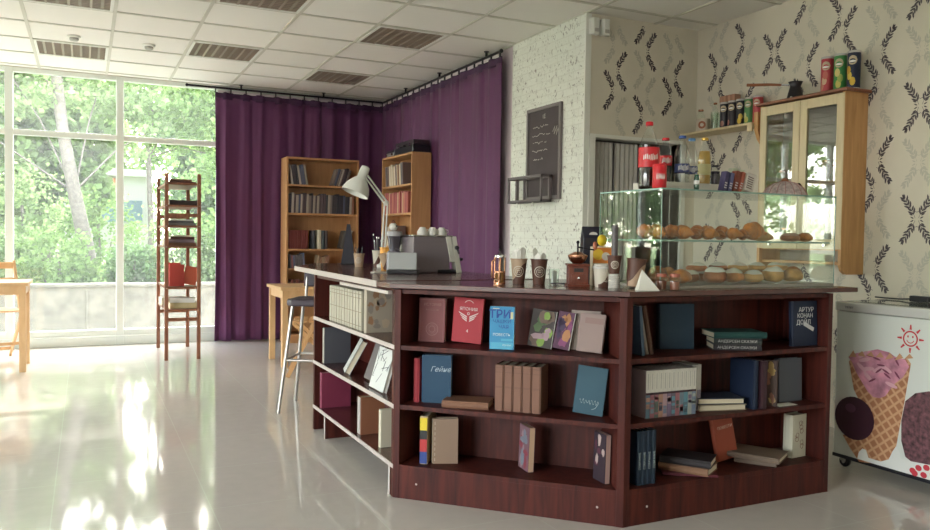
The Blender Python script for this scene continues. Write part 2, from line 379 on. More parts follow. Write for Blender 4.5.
# ---------------------------------------------------------------- outdoors
def leaf_mat(name, col, t=.45, island=.35):
    m = bpy.data.materials.new(name); m.use_nodes = True; n = m.node_tree; n.nodes.clear()
    o = n.nodes.new('ShaderNodeOutputMaterial'); d = n.nodes.new('ShaderNodeBsdfDiffuse'); tr = n.nodes.new('ShaderNodeBsdfTranslucent'); mx = n.nodes.new('ShaderNodeMixShader'); mx.inputs[0].default_value = t
    ge = n.nodes.new('ShaderNodeNewGeometry'); hs = n.nodes.new('ShaderNodeHueSaturation'); hs.inputs['Color'].default_value = tuple(col)+(1,)
    ma = n.nodes.new('ShaderNodeMapRange'); ma.inputs[3].default_value = 1-island; ma.inputs[4].default_value = 1+island
    n.links.new(ge.outputs['Random Per Island'], ma.inputs[0]); n.links.new(ma.outputs[0], hs.inputs['Value'])
    for s in (d, tr): n.links.new(hs.outputs[0], s.inputs[0])
    n.links.new(d.outputs[0], mx.inputs[1]); n.links.new(tr.outputs[0], mx.inputs[2]); n.links.new(mx.outputs[0], o.inputs[0])
    return m
m_leafs = [leaf_mat('leaves_bright', (.17, .26, .085)), leaf_mat('leaves_mid', (.12, .20, .075)), leaf_mat('leaves_pale', (.21, .29, .12))]
m_bark = mat('bark', (.11, .09, .07), .9, var=.3, vscale=20, bump=.5, bscale=30)
m_conc = mat('concrete', (.20, .178, .135), .9, var=.35, vscale=5, bump=.2, bscale=40)
struct('ground_path', MB().box(-16, WY+.12, -.2, 16, 12.2, -.12), mat('outdoor_paving', (.50, .48, .42), .9, var=.1, vscale=2))
struct('ground_bank', MB().add([(-30, 12.2, -.15), (30, 12.2, -.15), (30, 18, .5), (-30, 18, .5), (30, 80, 1.0), (-30, 80, 1.0)], [(0, 1, 2, 3), (3, 2, 4, 5)]), mat('grass_bank', (.22, .30, .11), .95, var=.35, vscale=4))
pw = MB().box(-12, 11.2, -.15, 12, 11.4, .46)
for k in range(12): pw.box(-12+2*k, 11.185, -.1, -11.97+2*k, 11.2, .42)
pw.box(-12, 11.17, .46, 12, 11.43, .50)
tag(pw.build('garden_wall', m_conc, bevel=.01), 'low grey concrete garden wall outside the glazing', 'wall')

def foliage(name, blobs, n, size, m, parent, rnd):
    v = []; f = []
    tot = sum(b[3]*b[4]*b[5] for b in blobs)
    for (cx, cy, cz, rx, ry, rz) in blobs:
        k = int(n*rx*ry*rz/tot)
        clumps = [(rnd.uniform(-1, 1), rnd.uniform(-1, 1), rnd.uniform(-1, 1)) for _ in range(max(5, k//55))]
        for i in range(k):
            c = clumps[i % len(clumps)]
            L = math.sqrt(c[0]**2+c[1]**2+c[2]**2) or 1; sc_ = min(1, 1/L)
            x = cx+(c[0]*sc_+rnd.gauss(0, .13))*rx; y = cy+(c[1]*sc_+rnd.gauss(0, .13))*ry; z = cz+(c[2]*sc_+rnd.gauss(0, .13))*rz
            s = size*rnd.uniform(.6, 1.3)
            a = Vector((rnd.gauss(0, 1), rnd.gauss(0, 1), rnd.gauss(0, .6))).normalized(); b = a.cross(Vector((rnd.gauss(0, 1), rnd.gauss(0, 1), rnd.gauss(0, 1)))).normalized()*.5
            o = len(v); p = Vector((x, y, z))
            v += [p, p+(a*.5+b)*s, p+a*s, p+(a*.5-b)*s]; f.append((o, o+1, o+2, o+3))
    mb = MB(); mb.v = [tuple(q) for q in v]; mb.f = f; mb.m = [0]*len(f)
    o = mb.build(name, m, parent); return o
def tree(label, cat, base, trunk, blobs, n, size, m, group=None, name='tree', seed=1, r=(.16, .06)):
    rnd = random.Random(seed)
    t = thing(name, label, cat, base, group=group)
    mb = MB(); mb.tube(trunk, r[0], 9, r2=r[1])
    top = Vector(trunk[-1]); mid = Vector(trunk[len(trunk)//2])
    for b in blobs[:5]:
        e = Vector(b[:3]); mb.tube([mid, (mid+e)/2+Vector((0, 0, .15)), e], min(.018, r[1]*.5), 6, r2=.008)
    mb.build('trunk', m_bark, t, smooth=60)
    foliage('foliage', blobs, n, size, m, t, rnd)
    return t
# leaning trunk straight outside, crown above
tree('tree with a pale leaning trunk behind the garden wall, left pane', 'tree', (.15, 13, -.05), [(0, 0, 0), (-.14, 0, 1.0), (-.30, 0, 1.8), (-.45, .1, 2.7), (-.6, .1, 4.2)],
     [(-1.2, .4, 3.6, .9, .8, .6), (.1, .8, 3.7, .8, .8, .55), (-2.4, .3, 3.0, .9, .8, .8), (.9, .6, 2.9, .6, .6, .5), (-1.0, 1.2, 4.7, 1.2, .8, .7), (-1.9, .5, 1.8, .6, .6, .7)], 9500, .085, m_leafs[2], seed=3, r=(.12, .07))
tree('slender tree behind the garden wall in front of the pale building', 'tree', (.95, 14, 0), [(0, 0, 0), (.03, 0, 1.2), (-.02, 0, 2.4), (.05, 0, 3.8)],
     [(-.1, 0, 3.4, .8, .7, .5), (.8, .2, 3.5, .8, .7, .6), (1.0, 0, 2.5, .6, .6, .7), (.3, .3, 4.6, 1.2, .8, .6)], 6500, .085, m_leafs[0], seed=5, r=(.06, .03))
tree('bushy tree behind the garden wall beside the purple curtain edge', 'tree', (2.4, 13.2, -.05), [(0, 0, 0), (0, 0, 1.4), (-.1, 0, 2.9), (0, 0, 5.2)],
     [(-.5, 0, 1.5, .7, .6, .8), (-.4, .2, 2.8, .8, .7, .8), (.7, 0, 2.0, .8, .6, 1.1), (.4, .5, 3.9, 1.4, .8, .8), (.3, .8, 5.4, 1.7, 1.0, 1.3), (1.6, .8, 4.4, 1.2, 1, 1.2)], 12000, .085, m_leafs[0], seed=8)
tree('dense tree behind the garden wall at the left edge of the photo', 'tree', (-3.2, 13.5, -.05), [(0, 0, 0), (0, 0, 1.4), (.1, 0, 2.9), (0, 0, 4.8)],
     [(0, 0, 2.2, 1.2, .8, 1.0), (1.1, .1, 3.2, .9, .7, .7), (-1.2, 0, 3.0, 1.0, .8, 1.1), (.2, .4, 4.4, 1.3, .8, .7), (1.2, 0, 1.2, .6, .5, .7)], 9000, .09, m_leafs[1], seed=11)
# tall crowns added above the view to shade the glazing; one opening lets a patch of sun in
for k, (x, lab) in enumerate([(-6.0, 'tall leafy tree outside, farthest left beyond the frame'), (-2.6, 'tall leafy tree outside whose crown rises above the left panes'), (3.6, 'tall leafy tree outside whose crown rises above the right pane'), (7.6, 'tall leafy tree outside hidden behind the purple curtain')]):
    t_ = [(0, 0, 0), (.05, 0, 2.5), (-.05, 0, 4.6), (0, 0, 6.4)]
    bl_ = [(-.9, 0, 5.2, 1.1, .9, .8), (.9, 0, 5.4, 1.0, .9, .8), (0, .4, 6.5, 1.6, 1.0, .9), (-.2, 0, 4.4, 1.2, .8, .5), (0, .2, 7.8, 1.3, 1, .8)]
    if k == 1: bl_ += [(2.0, 0, 5.3, .7, .8, .7), (2.3, 0, 6.9, 1.2, .8, .6), (2.2, 0, 4.3, .9, .7, .35)]
    if k == 2: bl_ += [(-1.5, 0, 4.6, .7, .8, .6), (-1.7, 0, 6.9, 1.0, .8, .6)]
    tree(lab, 'tree', (x, 15.4, .1), t_, bl_, 15000, .12, m_leafs[(k+1) % 3], seed=60+k, group='tall trees outside', r=(.10, .05))
# far trees filling in behind
rr = random.Random(4)
for k, (x, y, w_, h_, lab) in enumerate([(-5.5, 21, 3.4, 6.3, 'tall far tree beyond the bank, left of the pale building'), (3.9, 20.5, 2.6, 5.6, 'tall far tree beyond the bank, right of the pale building'), (-1.3, 27.5, 3.0, 7.6, 'tallest far tree rising behind the pale building'),
                                  (-14, 22, 4.2, 7.0, 'wide far tree beyond the bank outside the frame edge'), (8.5, 24, 4, 6.5, 'wide far tree beyond the bank behind the curtain'), (5.6, 30, 3.4, 7.4, 'far tree behind the right far tree'), (1.2, 33, 4.2, 9.5, 'highest far tree on the bank behind the pale building'), (-7.0, 36, 4.2, 9.5, 'highest far tree on the bank left of the building'), (-.8, 19.5, 1.5, 4.6, 'young far tree standing left of the pale building')]):
    tree(lab, 'tree', (x, y, .4), [(0, 0, 0), (.1, 0, h_*.35), (0, 0, h_*.8)],
         [(rr.uniform(-.5, .5)*w_, rr.uniform(-.5, .5), h_*q, w_*.5, 1.0, h_*.15) for q in (.22, .38, .52, .66, .8, .9)]+[(s*w_*.5, 0, h_*q, w_*.4, 1, h_*.14) for s in (-1, 1) for q in (.3, .6)], 17000, .17, m_leafs[k % 3], seed=20+k, group='far trees beyond the bank')
# shrubs along the bank
for k, (x, y, w_, h_) in enumerate([(-2.6, 12.4, .9, 1.1), (-1.35, 12.6, .9, .95), (-.35, 12.3, .7, .85), (.62, 12.2, .55, .75), (1.35, 12.5, .8, 1.15), (2.3, 12.3, .8, 1.25), (-3.8, 12.5, .9, 1.2), (-.9, 14.2, 1.1, 1.5), (.2, 15.5, 1.2, 1.3)]):
    lab = ['shrub behind the garden wall near the left frame edge', 'pale shrub behind the garden wall, left pane', 'low shrub at the foot of the leaning trunk', 'small shrub right of the mullion behind the garden wall', 'leafy shrub behind the slatted book tower', 'tall shrub behind the purple curtain edge', 'shrub behind the garden wall outside the frame', 'rounded shrub on the bank left of the leaning trunk', 'rounded shrub on the bank below the pale building'][k]
    t = thing('shrub', lab, 'shrub', (x, y, -.05), group='shrubs on the bank'); h_ *= 1.35
    MB().tube([(0, 0, 0), (.03, 0, h_*.5), (0, .05, h_*.8)], .025, 6).tube([(0, 0, .05), (-.2, .05, h_*.6)], .015, 6).tube([(0, 0, .05), (.22, .03, h_*.6)], .015, 6).build('stem', m_bark, t)
    foliage('foliage', [(0, 0, h_*.55, w_*.65, .4, h_*.5), (-.3*w_, .1, h_*.35, w_*.4, .35, h_*.35), (.3*w_, .1, h_*.4, w_*.4, .35, h_*.4)], 4200, .06, m_leafs[(k+1) % 3], t, random.Random(40+k))
# pale building with an orange band and bluish windows
m_bw = mat('building_wall', (.45, .42, .40), .8); m_or = mat('orange_band', (.50, .15, .06), .6); m_bwin = mat('building_window', (.10, .16, .22), .3)
bl = thing('building', 'pale far building with an orange sign band seen between the trees', 'building', (.6, 22.5, .4))
MB().box(-1.1, 0, 0, .9, 3, 2.25).build('wall', m_bw, bl)
MB().box(-1.2, -.15, 2.25, 1.0, 3.1, 2.42).build('roof', mat('building_roof', (.55, .55, .52), .8), bl)
MB().box(-1.0, -.08, 1.95, .1, 0, 2.18).build('sign_band', m_or, bl)
for x in (-.95, -.25, .3):
    w_ = MB().box(x, -.03, 1.05, x+.45, 0, 1.62).build('window', m_bwin, bl)

# ---------------------------------------------------------------- ceiling fittings
m_alu = mat('louvre_aluminium', (.42, .35, .28), .45, .4); m_tray = mat('light_tray', (.24, .19, .15), .5)
m_tube_l = mat('unlit_tube', (.34, .29, .23), .4)
def ceiling_light(label, i, j):
    t = thing('ceiling_light', label, 'ceiling light', (ox+(i+.5)*.6, oy+(j+.5)*.6, CH), group='louvred ceiling lights')
    h = .285
    MB().box(-h, -h, -.006, h, -h+.02, .002).box(-h, h-.02, -.006, h, h, .002).box(-h, -h+.02, -.006, -h+.02, h-.02, .002).box(h-.02, -h+.02, -.006, h, h-.02, .002).build('frame', m_white, t)
    MB().box(-h+.02, -h+.02, -.0005, h-.02, h-.02, .0025).build('tray', m_tray, t)
    lv = MB()
    for k in range(1, 4): lv.box(-h+k*h/2-.008, -h+.02, -.0055, -h+k*h/2+.008, h-.02, -.001)
    for k in range(1, 14): lv.box(-h+.02, -h+k*.0405-.0015, -.0045, h-.02, -h+k*.0405+.0015, -.001)
    lv.build('louvre', m_alu, t)
    for k in range(4):
        x = -h+(k+.5)*h/2
        MB().box(x-.010, -h+.03, -.0035, x+.010, h-.03, -.0008).build('tube', m_tube_l, t)
    return t
for (i, j, lab) in [(0, 0, 'louvred square ceiling light at the top left edge of the photo'), (0, 3, 'louvred square ceiling light nearest the window, left pane'), (2, -1, 'nearest louvred ceiling light at the top edge of the photo'),
                    (2, 2, 'louvred square ceiling light above the curtain rod start'), (4, 0, 'louvred square ceiling light with bright glints, right of the middle'), (4, 3, 'farthest louvred ceiling light near the curtain corner')]:
    ceiling_light(lab, i, j)
for (x, y, lab) in [(-.083, 7.264, 'white smoke detector between the two left ceiling lights'), (.488, 7.289, 'white smoke detector right of the left ceiling lights')]:
    t = thing('smoke_detector', lab, 'smoke detector', (x, y, CH), group='smoke detectors')
    MB().lathe([(.05, 0), (.05, -.012), (.046, -.016)], 24).build('base', m_white, t, smooth=40)
    MB().lathe([(.034, -.016), (.036, -.03), (.026, -.040), (0.001, -.042)], 24).build('sensor', mat('detector_grey', (.45, .44, .40), .5), t, smooth=40)
for (x, lab) in [(3.245, 'left white alarm siren box at the stone wall corner'), (3.335, 'right white alarm siren box at the stone wall corner')]:
    t = thing('alarm_box', lab, 'alarm', (x, YA-.001, 2.66), group='alarm boxes')
    MB().prism([(-.036, 0), (-.036, -.03), (-.022, -.05), (.022, -.05), (.036, -.03), (.036, 0)], -.06, .055).build('housing', m_white, t, bevel=.004)
    MB().box(-.018, -.052, -.045, .018, -.049, -.02).build('lens', mat('lens_grey', (.5, .48, .44), .3), t)

# ---------------------------------------------------------------- curtain rod and curtains
m_velvet = mat('purple_curtain', (.115, .026, .098), .7, sheen=.12, bump=.12, bscale=260)
CZ = 2.665
rod = thing('curtain_rod', 'black ceiling curtain rod running round the corner', 'curtain rod', (0, 0, 0))
MB().tube([(.95, 8.72, 2.70), (3.10, 8.72, 2.70)], .011, 10).tube([(3.10, 8.72, 2.70), (3.10, 5.83, 2.70)], .011, 10).sphere((.95, 8.72, 2.70), .016).sphere((3.10, 5.83, 2.70), .018).build('rail', m_blackm, rod, smooth=50)
for p in [(1.5, 8.72), (2.4, 8.72), (3.10, 8.0), (3.10, 7.1), (3.10, 6.1)]:
    MB().box(p[0]-.008, p[1]-.008, 2.70, p[0]+.008, p[1]+.008, CH).lathe([(.022, 0), (.022, -.006)], 12, (p[0], p[1], CH)).build('bracket', m_blackm, rod)
def curtain(label, p0, p1, folds, amp, seed, bright=0):
    rnd = random.Random(seed); p0 = Vector(p0+(0,)); p1 = Vector(p1+(0,)); L = (p1-p0).length; d = (p1-p0)/L; nrm = Vector((-d.y, d.x, 0))
    t = thing('curtain', label, 'curtain', tuple(p0), group='purple curtains')
    nu, nv = 260, 22
    ph = []; a = 0; am = []
    for i in range(nu+1):
        a += (folds*2*PI/nu)*rnd.uniform(.4, 1.6); ph.append(a)
    k = [rnd.uniform(.5, 1.25) for _ in range(40)]
    def mk(z0, z1, nv, aoff=0):
        mb = MB()
        for j in range(nv+1):
            v = j/nv; z = z0+(z1-z0)*v; hgt = (z)/CZ
            for i in range(nu+1):
                u = i/nu; A = amp*k[int(ph[i]/(2*PI)) % 40]*(.45+.55*(1-hgt)**.6+aoff)
                w_ = math.sin(ph[i])+.25*math.sin(2.3*ph[i]+1+2*(1-hgt))
                q = d*(u*L)+nrm*(A*w_)+d*(.012*math.sin(ph[i]*.5+3*hgt))
                mb.v.append((q.x, q.y, z+ (0 if j < nv else .003*math.sin(ph[i]*2))))
        for j in range(nv):
            for i in range(nu):
                mb.f.append((j*(nu+1)+i, j*(nu+1)+i+1, (j+1)*(nu+1)+i+1, (j+1)*(nu+1)+i)); mb.m.append(0)
        return mb
    mk(.006, CZ-.055, nv).build('cloth', m_velvet, t, smooth=180, solid=.003)
    mk(CZ-.075, CZ, 3, .12).build('heading', mat('curtain_heading', (.055, .014, .06), .7), t, smooth=180, solid=.004)
    n_ = int(L/.155)
    for i in range(n_+1):
        q = d*(L*i/n_)
        MB().box(q.x-.006, q.y-.006, CZ-.01, q.x+.006, q.y+.006, 2.715).build('clip', m_black, t)
    tp = MB()
    for i in range(n_):
        a_ = d*(L*(i+.15)/n_); b_ = d*(L*(i+.85)/n_); c_ = (a_+b_)/2
        tp.prism([(a_.x-.003*nrm.x, a_.y-.003*nrm.y), (b_.x-.003*nrm.x, b_.y-.003*nrm.y), (b_.x+.003*nrm.x, b_.y+.003*nrm.y), (a_.x+.003*nrm.x, a_.y+.003*nrm.y)], CZ-.005, CZ+.018)
    tp.build('heading_tape', mat('white_tape', (.72, .66, .68), .8), t)
    return t
curtain('long purple curtain hanging beside the glazing', (1.245, 8.78), (3.15, 8.78), 10, .028, 2)
curtain('purple curtain on the side wall, left of the stone wall', (3.105, 8.75), (3.105, 5.86), 11, .026, 5)

# ---------------------------------------------------------------- slatted book tower
def rot4(a): return Matrix.Rotation(a, 4, 'Z')
def book_mats(c, rough=.5): return mat('book_cover', c, rough)
_bm = {}
def cov(c, rough=.6):
    k = (round(c[0], 3), round(c[1], 3), round(c[2], 3), rough)
    if k not in _bm: _bm[k] = mat('book_cover', c, rough)
    return _bm[k]
def book(label, w, h, t, c, pages=None, soft=False, name='book', cat='book', loc=(0, 0, 0), rot=(0, 0, 0), group=None, spine=None, bevel=True):
    """local frame: spine at x=0, fore-edge +x, thickness +y, height +z, front cover faces -y"""
    r = thing(name, label, cat, loc, group=group, rot=rot)
    b = .0012 if soft else .0028
    o = .0005 if soft else .004
    mb = MB().box(0, 0, 0, w, b, h).box(0, t-b, 0, w, t, h)
    if soft: mb.box(0, b, 0, .001, t-b, h)
    else: mb.prism([(0, b), (-.004, t*.3), (-.004, t*.7), (0, t-b), (.003, t-b), (.003, b)], 0, h)
    cv = mb.build('cover', cov(c), r)
    if spine:
        MB().box(-.0046 if not soft else -.0006, t*.12, .002, .0, t*.88, h-.002).build('spine', cov(spine), r)
    MB().box(.003, b, o, w-o, t-b, h-o).build('pages', pages or m_page, r)
    return r
def stack(cx, cy, z, items, group=None):
    """items: (label, length, width, thickness, colour, yaw, soft) lying flat, first at the bottom"""
    for (lab, h, w, t, c, yaw, soft) in items:
        R_ = Matrix.Rotation(yaw, 4, 'Z') @ Matrix.Rotation(PI/2, 4, 'X')       # height -> -y, thickness -> +z
        off = Matrix.Rotation(yaw, 3, 'Z') @ Vector((w/2, -h/2, 0))
        book(lab, w, h, t, c, soft=soft, loc=(cx-off.x, cy-off.y, z+.0005), rot=tuple(R_.to_euler()), group=group)
        z += t+.001
    return z
tw = thing('book_rack', 'tall narrow dark wooden rack of open shelves before the glazing', 'shelf rack', (.80, 8.06, 0))
bx, by = .14, .44
for sx in (-1, 1):
    for sy in (-1, 1):
        MB().box(sx*bx-.016, sy*by-.016, 0, sx*bx+.016, sy*by+.016, 1.70).build('post', m_tower, tw, bevel=.002)
TZ = [.463, .664, 1.04, 1.228, 1.414, 1.615]
for z in TZ:
    MB().box(-bx-.006, -by, z-.018, bx+.006, by, z).build('shelf', m_tower, tw)
for z in (.37, 1.32):
    for sy in (-1, 1): MB().box(-bx, sy*by-.009, z-.016, bx, sy*by+.009, z+.016).build('rail', m_tower, tw)
for z in TZ:
    for sx in (-1, 1):
        MB().lathe([(.006, 0), (.004, .003)], 8, M=Matrix.Translation((sx*bx, -by-.016, z-.009)) @ Matrix.Rotation(PI/2, 4, 'X')).build('bolt', m_steel, tw)
G = 'books lying in the wooden rack'
T_ = .80
DR = (.10, .035, .03); GY = (.19, .19, .20); RD = (.42, .05, .035); CR = (.62, .55, .40); WH = (.70, .69, .64); BR = (.17, .085, .05)
stack(T_, 7.78, TZ[5], [('dark red thin book lying on the top shelf of the rack', .24, .15, .018, DR, .1+PI/2, 0), ('small brown book topmost on the front of the rack', .19, .12, .02, BR, -.15+PI/2, 0)], G)
stack(T_+.01, 7.77, TZ[4], [('thick black-brown book lying on the second shelf of the rack from the top', .25, .17, .045, (.05, .03, .03), .03+PI/2, 0)], G)
stack(T_-.01, 8.15, TZ[4], [('white paper block behind the black-brown book in the rack', .25, .19, .05, WH, 0+PI/2, 1)], G)
stack(T_, 7.78, TZ[3], [('grey book at the bottom of the third shelf of the rack', .24, .17, .022, GY, .05+PI/2, 0), ('dark grey book on a grey book, third shelf of the rack', .22, .16, .02, (.10, .10, .11), -.08+PI/2, 0), ('white topped thin book, third shelf of the rack', .2, .14, .012, WH, .05+PI/2, 1)], G)
stack(T_, 8.15, TZ[3], [('cream book behind the grey pile in the rack', .25, .18, .05, CR, 0+PI/2, 0)], G)
stack(T_, 7.79, TZ[2], [('brown book lowest on the fourth shelf of the rack', .25, .17, .03, BR, .04+PI/2, 0), ('grey-violet book second on the fourth shelf of the rack', .23, .16, .028, (.20, .15, .17), -.05+PI/2, 0), ('dark red book third on the fourth shelf of the rack', .21, .14, .025, DR, .1+PI/2, 0), ('cream booklet topmost on the fourth shelf of the rack', .19, .13, .012, CR, -.1+PI/2, 1)], G)
stack(T_, 8.18, TZ[2], [('white book pile block behind the fourth shelf pile of the rack', .25, .18, .06, WH, 0+PI/2, 1)], G)
for (x, y, w, h, t, c, ry, lab) in [(.70, 7.78, .13, .20, .035, RD, .0, 'bright red book standing on the fifth shelf of the rack'), (.815, 7.80, .12, .17, .03, (.50, .10, .05), .22, 'orange-red book leaning on the fifth shelf of the rack'), (.68, 8.0, .14, .21, .04, (.50, .05, .04), 0, 'red tall book standing behind at the left of the fifth rack shelf')]:
    book(lab, w, h, t, c, loc=(x, y, TZ[1]+.001+w*math.sin(ry)), rot=(0, ry, 0), group=G)
stack(T_+.02, 7.80, TZ[0], [('pale yellow thick book on the lowest shelf of the rack', .25, .18, .05, (.60, .50, .28), .04+PI/2, 0), ('white thick book on the pale yellow one, lowest shelf of the rack', .22, .16, .04, WH, -.12+PI/2, 1)], G)
stack(T_-.02, 8.2, TZ[0], [('cream pile book behind on the lowest shelf of the rack', .26, .19, .07, CR, .1+PI/2, 0)], G)

# ---------------------------------------------------------------- tables, chairs, stool
def table(label, x0, y0, x1, y1, z, m, leg=.05):
    t = thing('table', label, 'table', ((x0+x1)/2, (y0+y1)/2, 0)); a, b = (x1-x0)/2, (y1-y0)/2
    MB().box(-a-.02, -b-.02, z-.028, a+.02, b+.02, z).build('tabletop', m, t, bevel=.003)
    for sx in (-1, 1):
        for sy in (-1, 1): MB().box(sx*a, sy*b, 0, sx*(a-leg), sy*(b-leg), z-.028).build('leg', m, t, bevel=.002)
    ap = MB()
    for sy in (-1, 1): ap.box(-a+leg, sy*(b-.006), z-.10, a-leg, sy*(b-.026), z-.028)
    for sx in (-1, 1): ap.box(sx*(a-.006), -b+leg, z-.10, sx*(a-.026), b-leg, z-.028)
    ap.build('apron', m, t); return t
table('light wooden table at the left edge by the glazing', -1.25, 7.36, -.44, 7.88, .735, m_beechtop)
table('small light wooden table behind the bar stool', 1.54, 6.86, 2.30, 7.42, .70, m_beechtop)
def folding_chair(label, loc, rz, m):
    t = thing('folding_chair', label, 'chair', loc, rz, group='wooden folding chairs')
    w = .20
    for k in range(6): MB().box(-w+.015, -.20+k*.064, .440, w-.015, -.20+k*.064+.05, .456).build('seat_slat', m, t, bevel=.002)
    for sx in (-1, 1):
        MB().bar((sx*w, -.24, 0), (sx*w, .20, .88), .022, .032).build('back_post', m, t, bevel=.002)
        MB().bar((sx*(w-.025), .24, 0), (sx*(w-.025), -.20, .445), .022, .032).build('front_leg', m, t, bevel=.002)
    for z, y in ((.84, .18), (.70, .11)): MB().box(-w, y-.008, z-.03, w, y+.008, z+.03).build('back_rail', m, t, bevel=.004)
    MB().bar((-w, -.16, .16), (w, -.16, .16), .014, .025).build('stretcher', m, t)
    MB().bar((-w+.02, .17, .08), (w-.02, .17, .08), .014, .025).build('stretcher', m, t)
    return t
folding_chair('light wooden folding chair behind the table at the left edge', (-.73, 8.13, 0), .30, m_beechtop)
folding_chair('light wooden folding chair tucked by the small table behind the bar stool', (1.76, 6.50, 0), -1.85, m_pine)
st = thing('bar_stool', 'metal bar stool with a dark padded seat at the counter end', 'stool', (1.394, 5.17, 0), -.51+PI)
m_seat = mat('dark_seat_pad', (.045, .03, .045), .5); m_tubeg = mat('grey_metal_tube', (.46, .43, .40), .3, .8)
MB().prism([(-.17, -.13), (-.13, -.17), (.13, -.17), (.17, -.13), (.17, .13), (.13, .17), (-.13, .17), (-.17, .13)], .69, .735).build('seat', m_seat, st, bevel=.012)
for sx in (-1, 1):
    for sy in (-1, 1): MB().tube([(sx*.13, sy*.13, .70), (sx*.20, sy*.20, 0)], .0115, 10).build('leg', m_tubeg, st, smooth=50)
fr = MB()
q = .163
for a, b in (((-q, -q), (q, -q)), ((q, -q), (q, q)), ((q, q), (-q, q)), ((-q, q), (-q, -q))): fr.tube([(a[0], a[1], .34), (b[0], b[1], .34)], .009, 8)
fr.build('footrest', m_tubeg, st, smooth=50)
for sx in (-1, 1): MB().tube([(sx*.12, -.15, .70), (sx*.12, -.175, .80), (sx*.12, -.185, .90)], .010, 8).build('back_post', m_tubeg, st, smooth=50)
MB().box(-.14, -.197, .80, .14, -.172, .905).build('backrest', m_seat, st, bevel=.008)

# ---------------------------------------------------------------- beech bookcases by the corner
def bookcase(label, loc, rz, w, d, h, shelves):
    t = thing('bookcase', label, 'bookcase', loc, rz, group='beech bookcases'); e = .020
    for x in (0, w-e): MB().box(x, 0, 0, x+e, d, h-e).build('side_panel', m_beech, t, bevel=.001)
    MB().box(0, 0, h-e, w, d, h).build('top_panel', m_beech, t, bevel=.001)
    MB().box(e, d-.006, 0, w-e, d-.001, h-e).build('back_panel', m_beech, t)
    for z in shelves: MB().box(e, .004, z-e, w-e, d-.006, z).build('shelf', m_beech, t)
    MB().box(e, .01, 0, w-e, .03, .07).build('plinth', m_beech, t)
    return t
Z1 = [.09, .45, .80, 1.01, 1.395, 1.70]
bookcase('tall beech bookcase with packed rows, left of the corner', (1.925, 8.42, 0), 0, .80, .27, 1.99, Z1)
Z2 = [.09, .40, .72, 1.06, 1.395, 1.68]
bookcase('beech bookcase with its side panel facing us, under the black case', (2.86, 8.05, 0), -PI/2, .86, .205, 1.985, Z2)
def place(ox_, oy_, a, s, d, z): return (ox_+s*math.cos(a)-d*math.sin(a), oy_+s*math.sin(a)+d*math.cos(a), z)
protos = {}
ORD = 'first second third fourth fifth sixth seventh eighth ninth tenth eleventh twelfth thirteenth fourteenth fifteenth sixteenth seventeenth eighteenth nineteenth twentieth'.split()+['twenty-'+w for w in 'first second third fourth fifth sixth seventh eighth ninth'.split()]+['thirtieth']+['thirty-'+w for w in 'first second third fourth fifth'.split()]
def row(unit, s0, z, specs, group, label, soft=False):
    """books standing spine out, left to right; specs (thickness, height, colour, lean)"""
    ux, uy, ua = unit; s = s0
    for q_, (t, h, c, lean) in enumerate(specs):
        lb = label.replace('#', ORD[q_])
        k = (t, h, c, soft)
        xx = t*math.cos(lean)+max(0, math.sin(lean))*0
        loc = place(ux, uy, ua, s+t, .02+random.uniform(0, .012), z+.001+(t*math.sin(-lean) if lean < 0 else 0))
        # spine out: yaw +90; lean in the shelf plane turns about the book's x axis
        R_ = Matrix.Rotation(ua+PI/2, 4, 'Z') @ Matrix.Rotation(-(-lean), 4, 'X')
        if k in protos and protos[k]['label']: b = dup(protos[k], loc, tuple(R_.to_euler()), lb, group)
        else:
            b = book(lb, .135, h, t, c, soft=soft, loc=loc, rot=tuple(R_.to_euler()), group=group); protos[k] = b
        s += t/math.cos(lean)+.0015
    return s
B1 = (1.925, 8.42, 0); B2 = (2.86, 8.05, -PI/2)
pal = [(.05, .05, .06), (.20, .16, .15), (.38, .33, .28), (.10, .07, .08), (.55, .50, .44), (.04, .035, .05), (.30, .14, .09), (.09, .10, .16), (.48, .42, .36), (.06, .05, .06)]
def mixrow(n, tmin, tmax, hmin, hmax, pal, lean=0, seed=1):
    r = random.Random(seed); return [(round(r.choice((tmin, (tmin+tmax)/2, tmax)), 4), round(r.choice((hmin, (hmin+hmax)/2, hmax)), 3), r.choice(pal), lean) for _ in range(n)]
row(B1, .062, Z1[5], mixrow(8, .018, .026, .19, .215, pal, -.16, 3), 'books leaning on the left of the top row of the tall bookcase', 'worn book, # of those leaning left in the top row of the tall bookcase')
row(B1, .50, Z1[5], mixrow(7, .018, .026, .18, .20, pal, .30, 4), 'books leaning on the right of the top row of the tall bookcase', 'worn book, # of those leaning right behind the lamp head, top row')
row(B1, .03, Z1[4], mixrow(30, .020, .026, .19, .215, pal, .03, 5), 'packed books in the second row of the tall bookcase', 'worn grey book, # from the left in the packed row of the tall bookcase')
mr_ = [(.022, .20, (.17, .035, .03), 0)]*9
row(B1, .03, Z1[3], mr_, 'matching dark red volumes in the third row', 'matching dark red volume, # from the left in the third row, tall bookcase')
row(B1, .285, Z1[3], [(.032, .20, (.06, .06, .07), 0)], None, 'black book left of the cream book, third row of the tall bookcase')
row(B1, .345, Z1[3], [(.040, .205, (.62, .56, .42), 0)], None, 'cream book standing in the third row of the tall bookcase')
row(B1, .39, Z1[3], [(.030, .20, (.07, .09, .10), 0)], None, 'dark slate book right of the cream book, third row')
row(B1, .43, Z1[3], [(.028, .20, (.08, .06, .06), 0)], None, 'black-brown book second right of the cream book, third row')
row(B1, .60, Z1[3], [(.040, .20, (.08, .07, .06), .22)], None, 'dark thick book leaning right in the third row')
row(B1, .66, Z1[3], [(.024, .21, (.55, .50, .42), .28)], None, 'pale book leaning on the dark thick one, third row')
